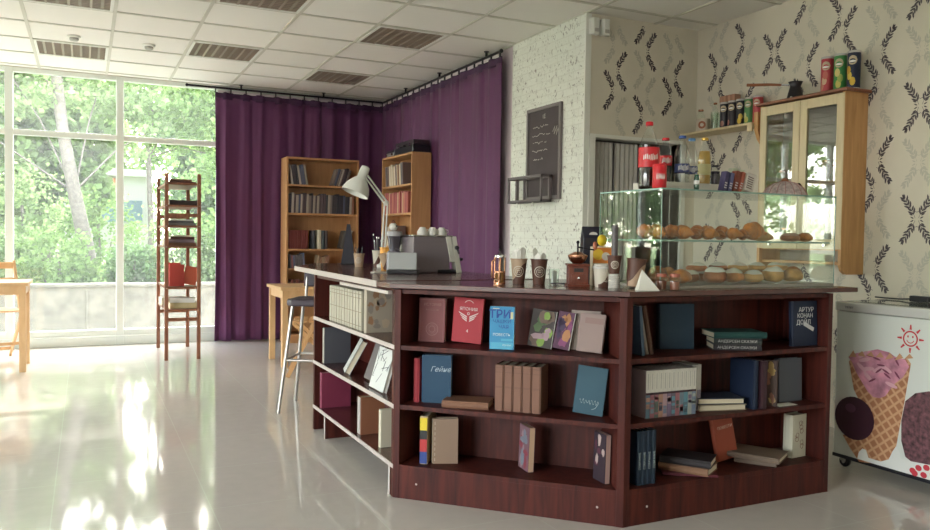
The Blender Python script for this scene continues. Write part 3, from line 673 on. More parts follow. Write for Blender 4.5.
row(B1, .05, Z1[2], mixrow(7, .018, .028, .14, .165, [(.30, .12, .12), (.12, .14, .22), (.45, .40, .36), (.10, .09, .10)], -.08, 8), 'small books in the fourth row of the tall bookcase', 'small mixed book, # from the left in the fourth row of the tall bookcase')
row(B1, .34, Z1[2], mixrow(5, .018, .028, .12, .14, [(.30, .16, .10), (.35, .24, .15)], .1, 9), 'small brown books in the fourth row of the tall bookcase', 'small brown book, # of the right cluster in the fourth row, tall bookcase')
row(B1, .03, Z1[1], mixrow(12, .022, .030, .20, .23, [(.20, .06, .04), (.12, .05, .04), (.25, .10, .06)], 0, 10), 'brown volumes in the fifth row of the tall bookcase', 'brown volume, # from the left in the fifth row of the tall bookcase')
pal2 = [(.40, .30, .20), (.50, .40, .28), (.14, .10, .10), (.30, .16, .10), (.10, .08, .09), (.55, .47, .36)]
row(B2, .065, Z2[5], mixrow(3, .024, .034, .20, .22, [(.10, .08, .09), (.20, .13, .11)], -.13, 12)+mixrow(14, .024, .036, .20, .225, pal2, -.13, 13), 'books in the top row under the black case', 'book, # from the left in the top row of the bookcase under the black case')
row(B2, .04, Z2[4], mixrow(22, .026, .034, .205, .22, [(.36, .09, .07), (.42, .14, .09), (.30, .07, .07), (.50, .32, .18)], 0, 14), 'reddish books in the second row under the black case', 'reddish book, # from the left, second row of the bookcase under the black case')
row(B2, .04, Z2[3], mixrow(9, .026, .034, .20, .22, pal2, 0, 15), 'books in the third row behind the coffee machine', 'book, # from the left in the third row behind the coffee machine')
# black case and small radio on the second bookcase
cs = thing('black_case', 'large black hard case lying on top of the second bookcase', 'case', (2.96, 7.42, 1.985), -PI/2)
MB().box(-.28, -.09, .002, .22, .10, .075).build('lower_shell', m_black, cs, bevel=.008)
MB().box(-.275, -.085, .078, .215, .095, .125).build('lid', mat('case_lid', (.035, .022, .028), .4), cs, bevel=.010)
MB().tube([(-.08, -.092, .07), (-.08, -.115, .07), (.04, -.115, .07), (.04, -.092, .07)], .006, 8).build('handle', m_black, cs)
for x in (-.18, .13): MB().box(x, -.096, .06, x+.03, -.089, .09).build('latch', m_steel, cs)
rd = thing('radio', 'small dark radio with a silvery front beside the black case', 'radio', (2.93, 7.85, 1.985), -PI/2)
MB().box(-.12, -.05, .002, .12, .07, .07).build('body', m_black, rd, bevel=.006)
MB().box(-.11, -.054, .012, .11, -.05, .045).build('front_panel', mat('radio_front', (.35, .33, .34), .3, .6), rd)
for x in (-.09, .07): MB().lathe([(.013, 0), (.012, .012)], 14, M=Matrix.Translation((x, -.054, .028)) @ Matrix.Rotation(PI/2, 4, 'X')).build('knob', m_steel, rd)
MB().tube([(-.10, 0, .07), (.08, .02, .105)], .003, 6).build('antenna', m_chrome, rd)

# ---------------------------------------------------------------- chalkboard with a wire rack
cb = thing('chalkboard', 'framed dark menu chalkboard hanging on the white stone wall', 'chalkboard', (RX-.013, 5.255, 1.40), -PI/2)
m_slate = mat('slate', (.085, .065, .07), .75, var=.15, vscale=4); m_fr = mat('board_frame', (.20, .17, .17), .5); m_chalk = mat('chalk', (.55, .50, .47), .9)
MB().box(-.225, -.012, .08, .225, 0, .745).build('slate_board', m_slate, cb)
MB().box(-.25, -.024, .05, -.225, 0, .77).box(.225, -.024, .05, .25, 0, .77).box(-.225, -.024, .745, .225, 0, .77).box(-.225, -.024, .05, .225, 0, .08).build('frame', m_fr, cb, bevel=.002)
text('chalk_writing', '1Е', .045, m_chalk, cb, front(0, -.013, .69), ext=.0003)
for k, (x, wd) in enumerate([(-.05, .22), (-.04, .26), (-.06, .20), (-.05, .24), (-.08, .14)]):
    mb = MB(); r_ = random.Random(k+3); z = .62-k*.062
    pts = [(x-wd/2+wd*q/14, z+r_.uniform(-.010, .010)) for q in range(15)]
    for a, b in zip(pts, pts[1:]):
        if r_.random() > .15: mb.bar((a[0], -.0125, a[1]), (b[0], -.0125, b[1]), .001, .004)
    mb.build('chalk_writing', m_chalk, cb)
mb = MB()
for a, b in zip([(.13, .56), (.16, .60), (.15, .54), (.19, .60), (.18, .53), (.205, .58)], [(.16, .60), (.15, .54), (.19, .60), (.18, .53), (.205, .58), (.21, .55)]): mb.bar((a[0], -.0125, a[1]), (b[0], -.0125, b[1]), .001, .004)
mb.build('chalk_writing', m_chalk, cb)
rk = thing('leaflet_rack', 'grey open leaflet rack fixed at the bottom of the chalkboard', 'rack', (RX-.037, 5.355, 1.43), -PI/2)
m_rk = mat('rack_grey', (.16, .13, .135), .5)
for z in (0, .185):
    MB().box(-.26, -.10, z, .26, -.088, z+.022).build('front_rail', m_rk, rk)
    if z: MB().box(-.26, -.018, z, .26, -.006, z+.022).build('back_rail', m_rk, rk)
    for sx in (-1, 1): MB().box(sx*.26, -.10, z, sx*.248, -.006, z+.022).build('side_rail', m_rk, rk)
for x in (-.26, -.01, .24): MB().box(x, -.10, 0, x+.02, -.088, .20).build('upright', m_rk, rk)
for x in (-.26, .24): MB().box(x, -.03, 0, x+.02, -.006, .20).build('upright', m_rk, rk)
MB().box(-.26, -.10, 0, .26, -.006, .006).build('base', m_rk, rk)
for x in (-.12, .12): MB().bar((x, -.09, 0), (x, -.09, -.035), .008, .008).build('hook', m_white, rk)

# ---------------------------------------------------------------- book counter: three open shelf units and the worktops
UL = (1.22, 4.61, -PI/2); UM = (1.22, 3.245, -PI/4); UR = (1.93, 2.535, 0.0)
SZ = [.147, .412, .673]
TT = .414; DP = .26; e = .028
def shelf_unit(label, U, L, mit_l, mit_r, edge, plinth):      # mit_l, mit_r: how fast each end panel slants inward with depth
    t = thing('shelf_unit', label, 'shelf unit', (U[0], U[1], 0), U[2], group='counter shelf units')
    k0, k1 = mit_l, mit_r
    pl = MB().prism([(0, 0), (e, 0), (e+k0*DP, DP), (k0*DP, DP)], 0 if plinth else 0, .918); pl.build('side_panel', m_mahog, t, bevel=.001)
    pr = MB().prism([(L-e, 0), (L, 0), (L-k1*DP, DP), (L-e-k1*DP, DP)], 0, .918); pr.build('side_panel', m_mahog, t, bevel=.001)
    for z in SZ:
        MB().prism([(e, .003), (L-e, .003), (L-e-k1*DP, DP), (e+k0*DP, DP)], z-.019, z).build('shelf', m_mahog_top if edge else m_mahog, t)
        if edge: MB().box(0, -.0015, z-.019, L-.002, .003, z).build('edge_glare_band', m_edge, t)
    MB().box(k0*DP, DP, .12, L-k1*DP, DP+.012, .918).build('back_panel', m_mahog, t)
    MB().box(e, .01, .90, L-e, .03, .918).build('top_rail', m_mahog, t)
    if plinth:
        MB().box(e, .002, 0, L-e, .02, SZ[0]-.019).build('plinth', m_mahog, t)
        for s in ((.11, .9) if mit_r else (.12,)): MB().lathe([(.005, 0), (.004, .002)], 10, M=Matrix.Translation((s, .002, .07)) @ Matrix.Rotation(PI/2, 4, 'X')).build('screw_cap', m_edge, t)
    else:
        for s, dd in ((.25, DP-.02), (L-.06, .03)):
            MB().box(s, .0, 0, s+.02, dd, SZ[0]-.019).build('foot', m_mahog, t); MB().box(s-.0005, -.0015, 0, s+.0205, .0, SZ[0]-.019).build('edge_glare_band', m_edge, t)
    return t
shelf_unit('left wing of the book counter with pale-edged shelves', UL, 1.365, 0, 1.0, True, False)
shelf_unit('angled middle front unit of the dark book counter', UM, 1.004, 0, TT, False, True)
shelf_unit('right front unit of the dark book counter next to the freezer', UR, 1.16, TT, 0, False, True)
wt = thing('worktop', 'dark glossy worktop under the pastry case', 'worktop', (0, 0, 0))
MB().prism([(1.19, 3.40), (1.19, 3.2326), (1.918, 2.505), (3.215, 2.505), (3.215, 3.32), (2.30, 3.32), (2.05, 3.57), (2.05, 3.40)], .924, .945).build('top', m_mahog_top, wt, bevel=.002)
MB().box(3.05, 3.0, 0, 3.07, 3.28, .924).build('support_panel', m_mahog, wt); MB().box(2.32, 3.26, 0, 2.6, 3.28, .924).build('support_panel', m_mahog, wt)
w2 = thing('worktop', 'dark worktop of the left wing with a pale front edge', 'worktop', (0, 0, 0))
MB().prism([(1.192, 3.402), (2.05, 3.402), (2.05, 5.75), (1.53, 5.75), (1.247, 5.19)], .919, .9475).build('top', m_mahog_top, w2)
MB().bar((1.189, 3.402, .933), (1.244, 5.19, .933), .005, .0285).bar((1.244, 5.19, .933), (1.53, 5.753, .933), .005, .0285).build('edge_glare_band', m_edge, w2)
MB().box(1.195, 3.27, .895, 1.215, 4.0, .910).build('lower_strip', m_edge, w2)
for p in ((1.98, 5.65), (1.98, 3.6)): MB().tube([(p[0], p[1], 0), (p[0], p[1], .919)], .022, 12).build('leg', m_tubeg, w2, smooth=50)

def ring(mb, cx, cz, r, w=.0012, y=-.0007, n=26, a0=0, a1=2*PI):
    for k in range(n):
        a = a0+(a1-a0)*k/n; b = a0+(a1-a0)*(k+1)/n
        mb.add([(cx+(r-w)*math.cos(a), y, cz+(r-w)*math.sin(a)), (cx+(r-w)*math.cos(b), y, cz+(r-w)*math.sin(b)), (cx+(r+w)*math.cos(b), y, cz+(r+w)*math.sin(b)), (cx+(r+w)*math.cos(a), y, cz+(r+w)*math.sin(a))], [(0, 1, 2, 3)])
    return mb
def ink(c): return cov(c, .6)
def plate(mb, x0, z0, x1, z1, y=-.0006, m=0): return mb.add([(x0, y, z0), (x1, y, z0), (x1, y, z1), (x0, y, z1)], [(0, 1, 2, 3)], m)
def bf(U, s, d, row_, w, h, t, c, label, tw=0, rx=0, ry=0, soft=False, pages=None, spine=None):
    """face-out book"""
    z = SZ[row_]+.0008+t*math.sin(abs(rx))+(w*math.sin(ry) if ry > 0 else 0)
    M = Matrix.Rotation(U[2]+tw, 4, 'Z') @ Matrix.Rotation(ry, 4, 'Y') @ Matrix.Rotation(-rx, 4, 'X')
    return book(label, w, h, t, c, soft=soft, pages=pages, spine=spine, loc=place(*U, s, d, z), rot=tuple(M.to_euler()))
def bs(U, s, d, row_, w, h, t, c, label, lean=0, group=None, soft=False, pages=None, spine=None, tw=0, zz=0):
    """spine-out book occupying s..s+t"""
    M = Matrix.Rotation(U[2]+PI/2+tw, 4, 'Z') @ Matrix.Rotation(lean, 4, 'X')
    return book(label, w, h, t, c, soft=soft, pages=pages, spine=spine, loc=place(*U, s+t, d, SZ[row_]+.0008+zz+(t*math.sin(-lean) if lean < 0 else 0)), rot=tuple(M.to_euler()), group=group)
def ustack(U, s, d, row_, items, group=None):
    p = place(*U, s, d, SZ[row_]+.0006)
    return stack(p[0], p[1], p[2], [(l, h, w, t, c, U[2]+y, sf) for (l, h, w, t, c, y, sf) in items], group)

# --- angled unit, top row
b = bf(UM, .049, .150, 2, .124, .198, .03, (.24, .065, .065), 'dull maroon book with a faint round emblem, first in the top row', rx=.06, tw=.05)
text('title', 'ИСТОРИЯ', .017, ink((.45, .22, .19)), b, front(.064, -.001, .168)); text('title', 'РАССКАЗЫ', .011, ink((.42, .2, .18)), b, front(.064, -.001, .145))
mb = ring(MB(), .064, .058, .028); ring(mb, .064, .058, .014); ring(mb, .064, .058, .020, .0005); mb.build('emblem', ink((.42, .20, .18)), b)
mb = MB()
for a in ((.006, .006, .116, .0075), (.006, .190, .116, .1915)): plate(mb, *a)
plate(mb, .006, .006, .0075, .19); plate(mb, .116, .006, .1175, .19); mb.build('border', ink((.40, .17, .15)), b)
b = bf(UM, .200, .178, 2, .138, .20, .022, (.42, .018, .03), 'bright red book with white winged lettering in the top row', ry=.05, rx=.05, pages=mat('gilt_pages', (.55, .36, .10), .5))
text('title', 'ЯПОНИЯ', .020, ink((.75, .62, .58)), b, front(.07, -.0012, .150)); text('title', '4', .020, ink((.75, .62, .58)), b, front(.07, -.0012, .052))
mb = MB()
for sx in (-1, 1):
    for k in range(3): mb.add([(.07+sx*.006, -.0008, .118-k*.009), (.07+sx*(.048-k*.008), -.0008, .138-k*.012), (.07+sx*(.044-k*.008), -.0008, .132-k*.012), (.07+sx*.006, -.0008, .112-k*.009)], [(0, 1, 2, 3)])
ring(mb, .07, .130, .005); ring(mb, .07, .165, .024, .001, a0=.6, a1=2.5); mb.build('emblem', ink((.75, .62, .58)), b)
b = bf(UM, .419, .050, 2, .105, .182, .028, (.045, .27, .50), 'light blue paperback with big dark blue title, standing forward', tw=.12, rx=.05, soft=True, pages=m_pagew)
text('title', 'ТРИ', .048, ink((.02, .07, .30)), b, front(.043, -.001, .148), bold=.001); text('title', 'ЧАШКИ', .021, ink((.02, .07, .30)), b, front(.052, -.001, .118)); text('title', 'ЧАЯ', .022, ink((.02, .07, .30)), b, front(.06, -.001, .095))
mb = MB(); plate(mb, .004, .002, .101, .03); plate(mb, .05, .036, .10, .046, -.0007); mb.build('cover_picture', ink((.10, .42, .60)), b)
text('title', 'ПОВЕСТЬ', .016, ink((.75, .80, .80)), b, front(.052, -.001, .062)); text('title', 'РОМАН', .010, ink((.75, .80, .80)), b, front(.075, -.001, .018))
mb = MB(); plate(mb, .012, .172, .04, .175); plate(mb, .085, .13, .1, .16); mb.build('cover_picture', ink((.65, .60, .35)), b)
def blobs(par, w, h, cols_, seed, n=14, smax=.35):
    r = random.Random(seed)
    for q, c in enumerate(cols_):
        for _ in range(max(2, n//len(cols_))):
            mb = MB()
            cx, cz, a, b_ = r.uniform(.15, .85)*w, r.uniform(.12, .88)*h, r.uniform(.08, smax)*w, r.uniform(.06, smax*.6)*h
            pts = []
            for k in range(12):
                an = 2*PI*k/12; rr_ = r.uniform(.7, 1.1)
                pts.append((min(w-.003, max(.003, cx+a*rr_*math.cos(an))), -.0006-.0002*q, min(h-.003, max(.003, cz+b_*rr_*math.sin(an)))))
            mb.add(pts, [list(range(12))])
            mb.build('cover_picture', ink(c), par)
b = bf(UM, .559, .150, 2, .105, .162, .010, (.055, .04, .035), 'dark paperback with a green and pink painted cover in the top row', ry=.13, rx=.12, soft=True, pages=m_pagew)
blobs(b, .105, .162, [(.10, .16, .06), (.16, .10, .07), (.22, .34, .06), (.42, .28, .30)], 3)
MB().box(.1045, -.0004, .0, .1065, .0104, .162).build('white_edge', m_pagew, b)
b = bf(UM, .672, .146, 2, .070, .160, .010, (.10, .03, .07), 'purple and orange paperback beside the green painted one', ry=.15, rx=.12, soft=True, pages=m_pagew)
blobs(b, .070, .160, [(.25, .06, .16), (.45, .20, .08), (.06, .03, .08)], 6)
MB().box(.0695, -.0004, .0, .0715, .0104, .160).build('white_edge', m_pagew, b)
bf(UM, .742, .178, 2, .122, .168, .018, (.36, .28, .24), 'pale beige worn book at the back of the beige pair, top row', rx=.08, ry=.02, pages=m_page)
b = bf(UM, .782, .112, 2, .106, .160, .022, (.31, .215, .19), 'worn grey-beige book leaning in front of the beige pair', rx=.20, ry=.05, tw=-.10)
mb = MB(); plate(mb, .022, .118, .10, .142); mb.build('faded_title', ink((.28, .17, .15)), b)
# --- angled unit, middle row
bs(UM, .060, .080, 1, .13, .196, .026, (.38, .03, .045), 'dark red book standing left of the large blue one, middle row', lean=0)
b = bf(UM, .100, .085, 1, .128, .212, .038, (.012, .055, .11), 'large blue book with a silver signature on the cover', tw=.18, spine=(.02, .08, .17))
text('signature', 'Гейне', .032, ink((.45, .52, .58)), b, front(.08, -.001, .150), shear=.35); 
text('spine_title', 'ТОМ 5', .018, ink((.35, .42, .46)), b, Matrix.Translation((-.005, .019, .09)) @ Matrix.Rotation(-PI/2, 4, 'Z') @ Matrix.Rotation(-PI/2, 4, 'Y') @ FX)
ustack(UM, .310, .100, 1, [('brown old book lying flat beside the large blue book', .205, .13, .030, (.22, .10, .055), PI/2+.12, 0)])
G = 'matching brown volumes on the angled unit'
for k in range(5):
    b = bs(UM, .445+k*.0405, .06, 1, .13, .197, .038, (.19, .085, .05), ['brown cloth volume, first from the left of the five alike', 'brown cloth volume, second of the five alike', 'brown cloth volume in the middle of the five alike', 'brown cloth volume, fourth of the five alike', 'brown cloth volume at the right end of the five alike'][k], group=G, spine=(.20, .09, .055))
    mb = MB()
    for z in (.10, .104, .165, .185): mb.box(-.0052, .004, z, -.0046, .034, z+.0015)
    mb.build('spine_bands', ink((.13, .05, .03)), b)
b = bf(UM, .775, .100, 1, .122, .198, .020, (.02, .075, .11), 'teal blue book with a pale scribbled signature, middle row right', ry=.09, rx=.12)
mb = MB(); pp = [(.02+.08*k/24, -.0008, .05+.009*math.sin(k*1.7)+(.006 if k % 5 == 0 else 0)) for k in range(25)]+[(.09, -.0008, .03), (.075, -.0008, .022)]
for a, c in zip(pp, pp[1:]): mb.bar(a, c, .0005, .0016)
mb.build('signature', ink((.42, .50, .50)), b)
# --- angled unit, bottom row
b = bs(UM, .105, .055, 0, .15, .212, .034, (.50, .36, .20), 'book with yellow, black, red and blue spine bands', tw=.12)
mb = MB(); mb.box(-.006, .001, .15, -.0044, .033, .205); mb.build('spine_band', ink((.75, .55, .03)), b)
mb = MB(); mb.box(-.006, .001, .11, -.0044, .033, .15); mb.build('spine_band', ink((.02, .02, .02)), b)
mb = MB(); mb.box(-.006, .001, .055, -.0044, .033, .11); mb.build('spine_band', ink((.45, .03, .03)), b)
mb = MB(); mb.box(-.006, .001, .003, -.0044, .033, .055); mb.build('spine_band', ink((.03, .06, .25)), b)
b = bf(UM, .160, .070, 0, .110, .200, .036, (.30, .20, .14), 'tan patterned thick book beside the banded one, bottom row', tw=.42, spine=(.42, .33, .24))
mb = MB()
for k in range(8): mb.box(.006, -.0012, .012+k*.023, .009, -.0005, .026+k*.023)
mb.build('cover_ornament', ink((.55, .45, .35)), b)
b = bf(UM, .520, .180, 0, .105, .190, .026, (.20, .10, .12), 'thick paperback with a muted portrait cover, bottom row middle', tw=-.90, soft=True, rx=.03, pages=mat('buff_pages', (.60, .40, .26), .8))
blobs(b, .10, .19, [(.34, .22, .24), (.26, .05, .07), (.20, .22, .26)], 9)
b = bf(UM, .858, .130, 0, .092, .200, .024, (.035, .02, .03), 'black book with a pale flower, bottom row right of the angled unit', tw=-.85, soft=True, rx=.02, pages=mat('pink_pages', (.50, .32, .27), .8))
blobs(b, .088, .2, [(.10, .03, .05), (.50, .38, .34)], 12, n=6, smax=.25)

# --- right unit, top row
bs(UR, .125, .060, 2, .11, .205, .014, (.07, .11, .17), 'thin blue-grey book leaning at the left of the right unit', lean=-.10, soft=True, pages=m_pagew)
bs(UR, .165, .08, 2, .13, .205, .010, (.30, .24, .20), 'thin pale-edged booklet leaning left, right unit top row', lean=-.22, soft=True, pages=m_pagew)
bs(UR, .185, .08, 2, .13, .205, .016, (.12, .055, .035), 'thin brown book leaning left behind the booklet', lean=-.22)
b = bf(UR, .325, .190, 2, .155, .197, .040, (.010, .034, .065), 'very large dark blue book with a rounded spine, right unit', tw=-.30, rx=.04, spine=(.006, .018, .036))
ustack(UR, .665, .11, 2, [('black book with silver lettering at the bottom of the teal pile', .205, .15, .026, (.035, .03, .035), PI/2-.52, 0), ('black book in the middle of the teal topped pile', .205, .15, .026, (.03, .035, .035), PI/2-.50, 0), ('dark teal book topmost in the pile, right unit top row', .235, .16, .026, (.012, .06, .055), PI/2-.38, 0)])
def spine_title(b, body, size, c, w_t, h): text('spine_title', body, size, ink(c), b, Matrix.Translation((-.0053, w_t/2, h/2)) @ Matrix.Rotation(-PI/2, 4, 'Z') @ Matrix.Rotation(-PI/2, 4, 'Y') @ FX)
for o in [o for o in C.objects if o.get('label', '').startswith('black book') and 'pile' in o.get('label', '') or o.get('label', '').startswith('black book with silver')]:
    spine_title(o, 'АНДЕРСЕН СКАЗКИ', .017, (.50, .48, .46), .026, .20)
b = bf(UR, .975, .050, 2, .150, .205, .028, (.008, .016, .045), 'dark navy book with white lettering and a tilted white band', tw=.0, rx=.05)
text('title', 'АРТУР', .030, ink((.70, .70, .70)), b, front(.080, -.001, .165)); text('title', 'КОНАН', .028, ink((.70, .70, .70)), b, front(.072, -.001, .138)); text('title', 'ДОЙЛ', .030, ink((.70, .70, .70)), b, front(.062, -.001, .108))
M_ = Matrix.Translation((.095, -.0008, .088)) @ Matrix.Rotation(.45, 4, 'Y'); mb = MB(); mb.add([(-.035, 0, -.009), (.035, 0, -.009), (.035, 0, .009), (-.035, 0, .009)], [(0, 1, 2, 3)], 0, M_); mb.build('white_band', ink((.62, .62, .62)), b)
# --- right unit, middle row
G = 'white topped matching volumes on the right unit'
vc = [(.10, .16, .20), (.30, .12, .14), (.12, .14, .12), (.40, .22, .16), (.42, .28, .30), (.20, .14, .22), (.14, .12, .16), (.34, .14, .16), (.16, .22, .26), (.12, .26, .32), (.34, .36, .34), (.18, .22, .30)]
nm = ['first', 'second', 'third', 'fourth', 'fifth', 'sixth', 'seventh', 'eighth', 'ninth', 'tenth', 'eleventh', 'twelfth']
for k in range(12):
    b = bs(UR, .148+k*.0222, .060, 1, .13, .198, .0212, (.34, .24, .25), 'white topped volume with picture band, %s from the left of its set' % nm[k], group=G, soft=True, pages=m_pagew)
    MB().box(-.0016, .0, .105, -.0004, .0212, .198).build('spine_top', cov((.66, .63, .56)), b)
    MB().box(-.0018, .0, .097, -.0004, .0212, .106).build('spine_band', cov((.05, .02, .03)), b)
    MB().box(-.0016, .0, .0, -.0004, .0212, .098).build('spine_picture', cov(vc[k]), b)
    r_ = random.Random(k); mb = MB()
    for q in range(3): z = r_.uniform(.01, .08); mb.box(-.0019, .002, z, -.0015, .019, z+r_.uniform(.008, .02))
    mb.build('spine_picture', cov(vc[(k*5+3) % 12]), b)
    mb = MB(); mb.box(-.0019, .009, .12, -.0015, .012, .185); mb.build('spine_title', ink((.40, .37, .34)), b)
for k in range(2):
    b = bs(UR, .432+k*.026, .105, 1, .13, .200, .024, (.60, .57, .52), ['white volume set back at the right of the white set, left one', 'white volume set back at the right of the white set, right one'][k], group=G, soft=True, pages=m_pagew)
    MB().box(-.0016, .002, .0, -.0004, .022, .09).build('spine_picture', cov((.35, .30, .36)), b)
ustack(UR, .585, .135, 1, [('cream-paged book lying open side out under the dark one', .225, .16, .026, (.30, .24, .16), -PI/2-.22, 0), ('dark navy book lying on the cream-paged one, right unit', .215, .15, .026, (.03, .04, .07), -PI/2-.30, 0)])
bs(UR, .712, .03, 1, .14, .214, .028, (.008, .018, .05), 'dark blue book standing third from the right, middle row')
b = bs(UR, .748, .02, 1, .14, .212, .036, (.035, .008, .016), 'dark maroon book standing beside the gold patterned one')
b = bf(UR, .800, .115, 1, .10, .205, .022, (.09, .05, .04), 'dark book with a gold pattern on its cover, standing at an angle', tw=-1.0)
blobs(b, .10, .205, [(.50, .33, .12), (.30, .13, .08)], 15, n=10, smax=.22)
b = bf(UR, .935, .090, 1, .145, .200, .030, (.10, .105, .125), 'plain grey book at the right end of the middle row', tw=.0, rx=.03)
tag(MB().box(0, 0, 0, .11, .05, .002).build('note_card', m_pagew, loc=place(*UR, .87, .025, SZ[1]+.001)), 'small white card lying before the plain grey book', 'card')
# --- right unit, bottom row
G = 'dark blue volumes with silver lettering'
for k in range(4):
    b = bs(UR, .092+k*.0245, .038, 0, .095, .222, .0235, (.008, .024, .050), ['dark blue volume nearest the counter corner post, bottom row', 'dark blue volume, second from the corner post, bottom row', 'dark blue volume, third from the corner post, bottom row', 'dark blue volume farthest from the corner post, bottom row'][k], group=G)
    spine_title(b, 'СОБРАНИЕ', .013, (.45, .52, .52), .0235, .20)
ustack(UR, .430, .115, 0, [('thin maroon book at the very bottom of the tilted pile', .23, .15, .010, (.13, .02, .035), PI/2-.60, 0), ('brown book in the middle of the tilted pile, bottom row', .215, .15, .030, (.26, .13, .07), PI/2-1.02, 0), ('black book on top of the tilted pile, bottom row', .215, .14, .030, (.025, .018, .02), PI/2-.92, 0)])
b = bf(UR, .655, .165, 0, .115, .190, .024, (.33, .065, .03), 'orange-red book leaning left behind the pile, bottom row', ry=-.14, rx=.12)
text('title', 'ПОВЕСТИ', .018, ink((.60, .40, .30)), b, front(.065, -.001, .145))
ustack(UR, .835, .115, 0, [('cream-edged block book under the tan book, bottom row', .18, .13, .022, (.20, .14, .10), PI/2-.95, 0), ('large tan book lying flat on top before the white box book', .23, .17, .024, (.19, .13, .09), PI/2-1.05, 0)])
b = bf(UR, 1.022, .085, 0, .098, .200, .050, (.62, .58, .46), 'white thick book with a brown line sketch, bottom row', tw=.10)
mb = MB(); r_ = random.Random(2)
for q in range(7):
    cx, cz = r_.uniform(.03, .07), .05+q*.018; pts = [(cx+.016*math.cos(k*.9+q)*(1-k/14), -.0008, cz+.012*math.sin(k*.9+q)) for k in range(9)]
    for a, c in zip(pts, pts[1:]): mb.bar(a, c, .0005, .0018)
mb.build('line_sketch', ink((.22, .08, .05)), b)

# --- left wing
G = 'matching pale spined volumes on the left wing'
for k in range(12):
    b = bs(UL, .250+k*.0485, .028, 2, .13, .198, .0455, (.34, .31, .24), 'pale beige volume, '+ORD[k]+' from the far end of the left wing row', group=G, spine=(.46, .42, .33))
    mb = MB()
    for z in (.02, .09, .16, .18): mb.box(-.0055, .006, z, -.0045, .044, z+.003)
    mb.build('spine_bands', ink((.22, .17, .12)), b)
bs(UL, .838, .05, 2, .12, .19, .010, (.10, .08, .08), 'dark thin booklet between the pale volumes and the patterned book', soft=True)
b = bs(UL, .872, .022, 2, .135, .215, .040, (.42, .36, .28), 'pale book with a patterned cover at the near end of the row')
def cover_back(b, w, h, t, cols_, seed):
    """print on the board at y=0 (the side facing along +s)"""
    blobs(b, w, h, cols_, seed, n=16, smax=.2)
cover_back(b, .135, .215, .040, [(.36, .20, .11), (.50, .40, .28), (.30, .26, .22)], 5)
bs(UL, .137, .022, 1, .155, .205, .028, (.085, .085, .10), 'dark slate book with a pale spine, far end of the middle shelf', spine=(.45, .42, .36))
bf(UL, .46, .045, 1, .135, .195, .030, (.46, .47, .45), 'pale grey book leaning back on the left wing middle shelf', rx=.50, tw=-.25)
bf(UL, .72, .075, 1, .120, .190, .025, (.12, .10, .10), 'dark book leaning back beside the glossy patterned one', rx=.35)
b = bf(UL, .935, .030, 1, .200, .200, .020, (.62, .63, .60), 'glossy white book with black lattice drawing on the left wing', rx=.28, pages=m_pagew)
mb = MB(); r_ = random.Random(8)
for q in range(16):
    x0, z0 = r_.uniform(.01, .19), r_.uniform(.01, .19); a = r_.uniform(0, PI); l = r_.uniform(.03, .07)
    x1, z1 = min(.195, max(.005, x0+l*math.cos(a))), min(.195, z0+l*math.sin(a)); mb.bar((x0, -.0007, z0), (x1, -.0007, z1), .0006, .003)
mb.build('lattice_drawing', ink((.06, .06, .07)), b)
bs(UL, .10, .015, 0, .175, .205, .040, (.20, .025, .06), 'wide maroon book on the lowest left wing shelf', lean=0)
bs(UL, .77, .030, 0, .125, .190, .050, (.26, .10, .05), 'brown book with a pale spine on the lowest left wing shelf', spine=(.42, .40, .38))
bs(UL, 1.06, .040, 0, .12, .180, .030, (.58, .53, .40), 'cream book at the near end of the lowest left wing shelf')

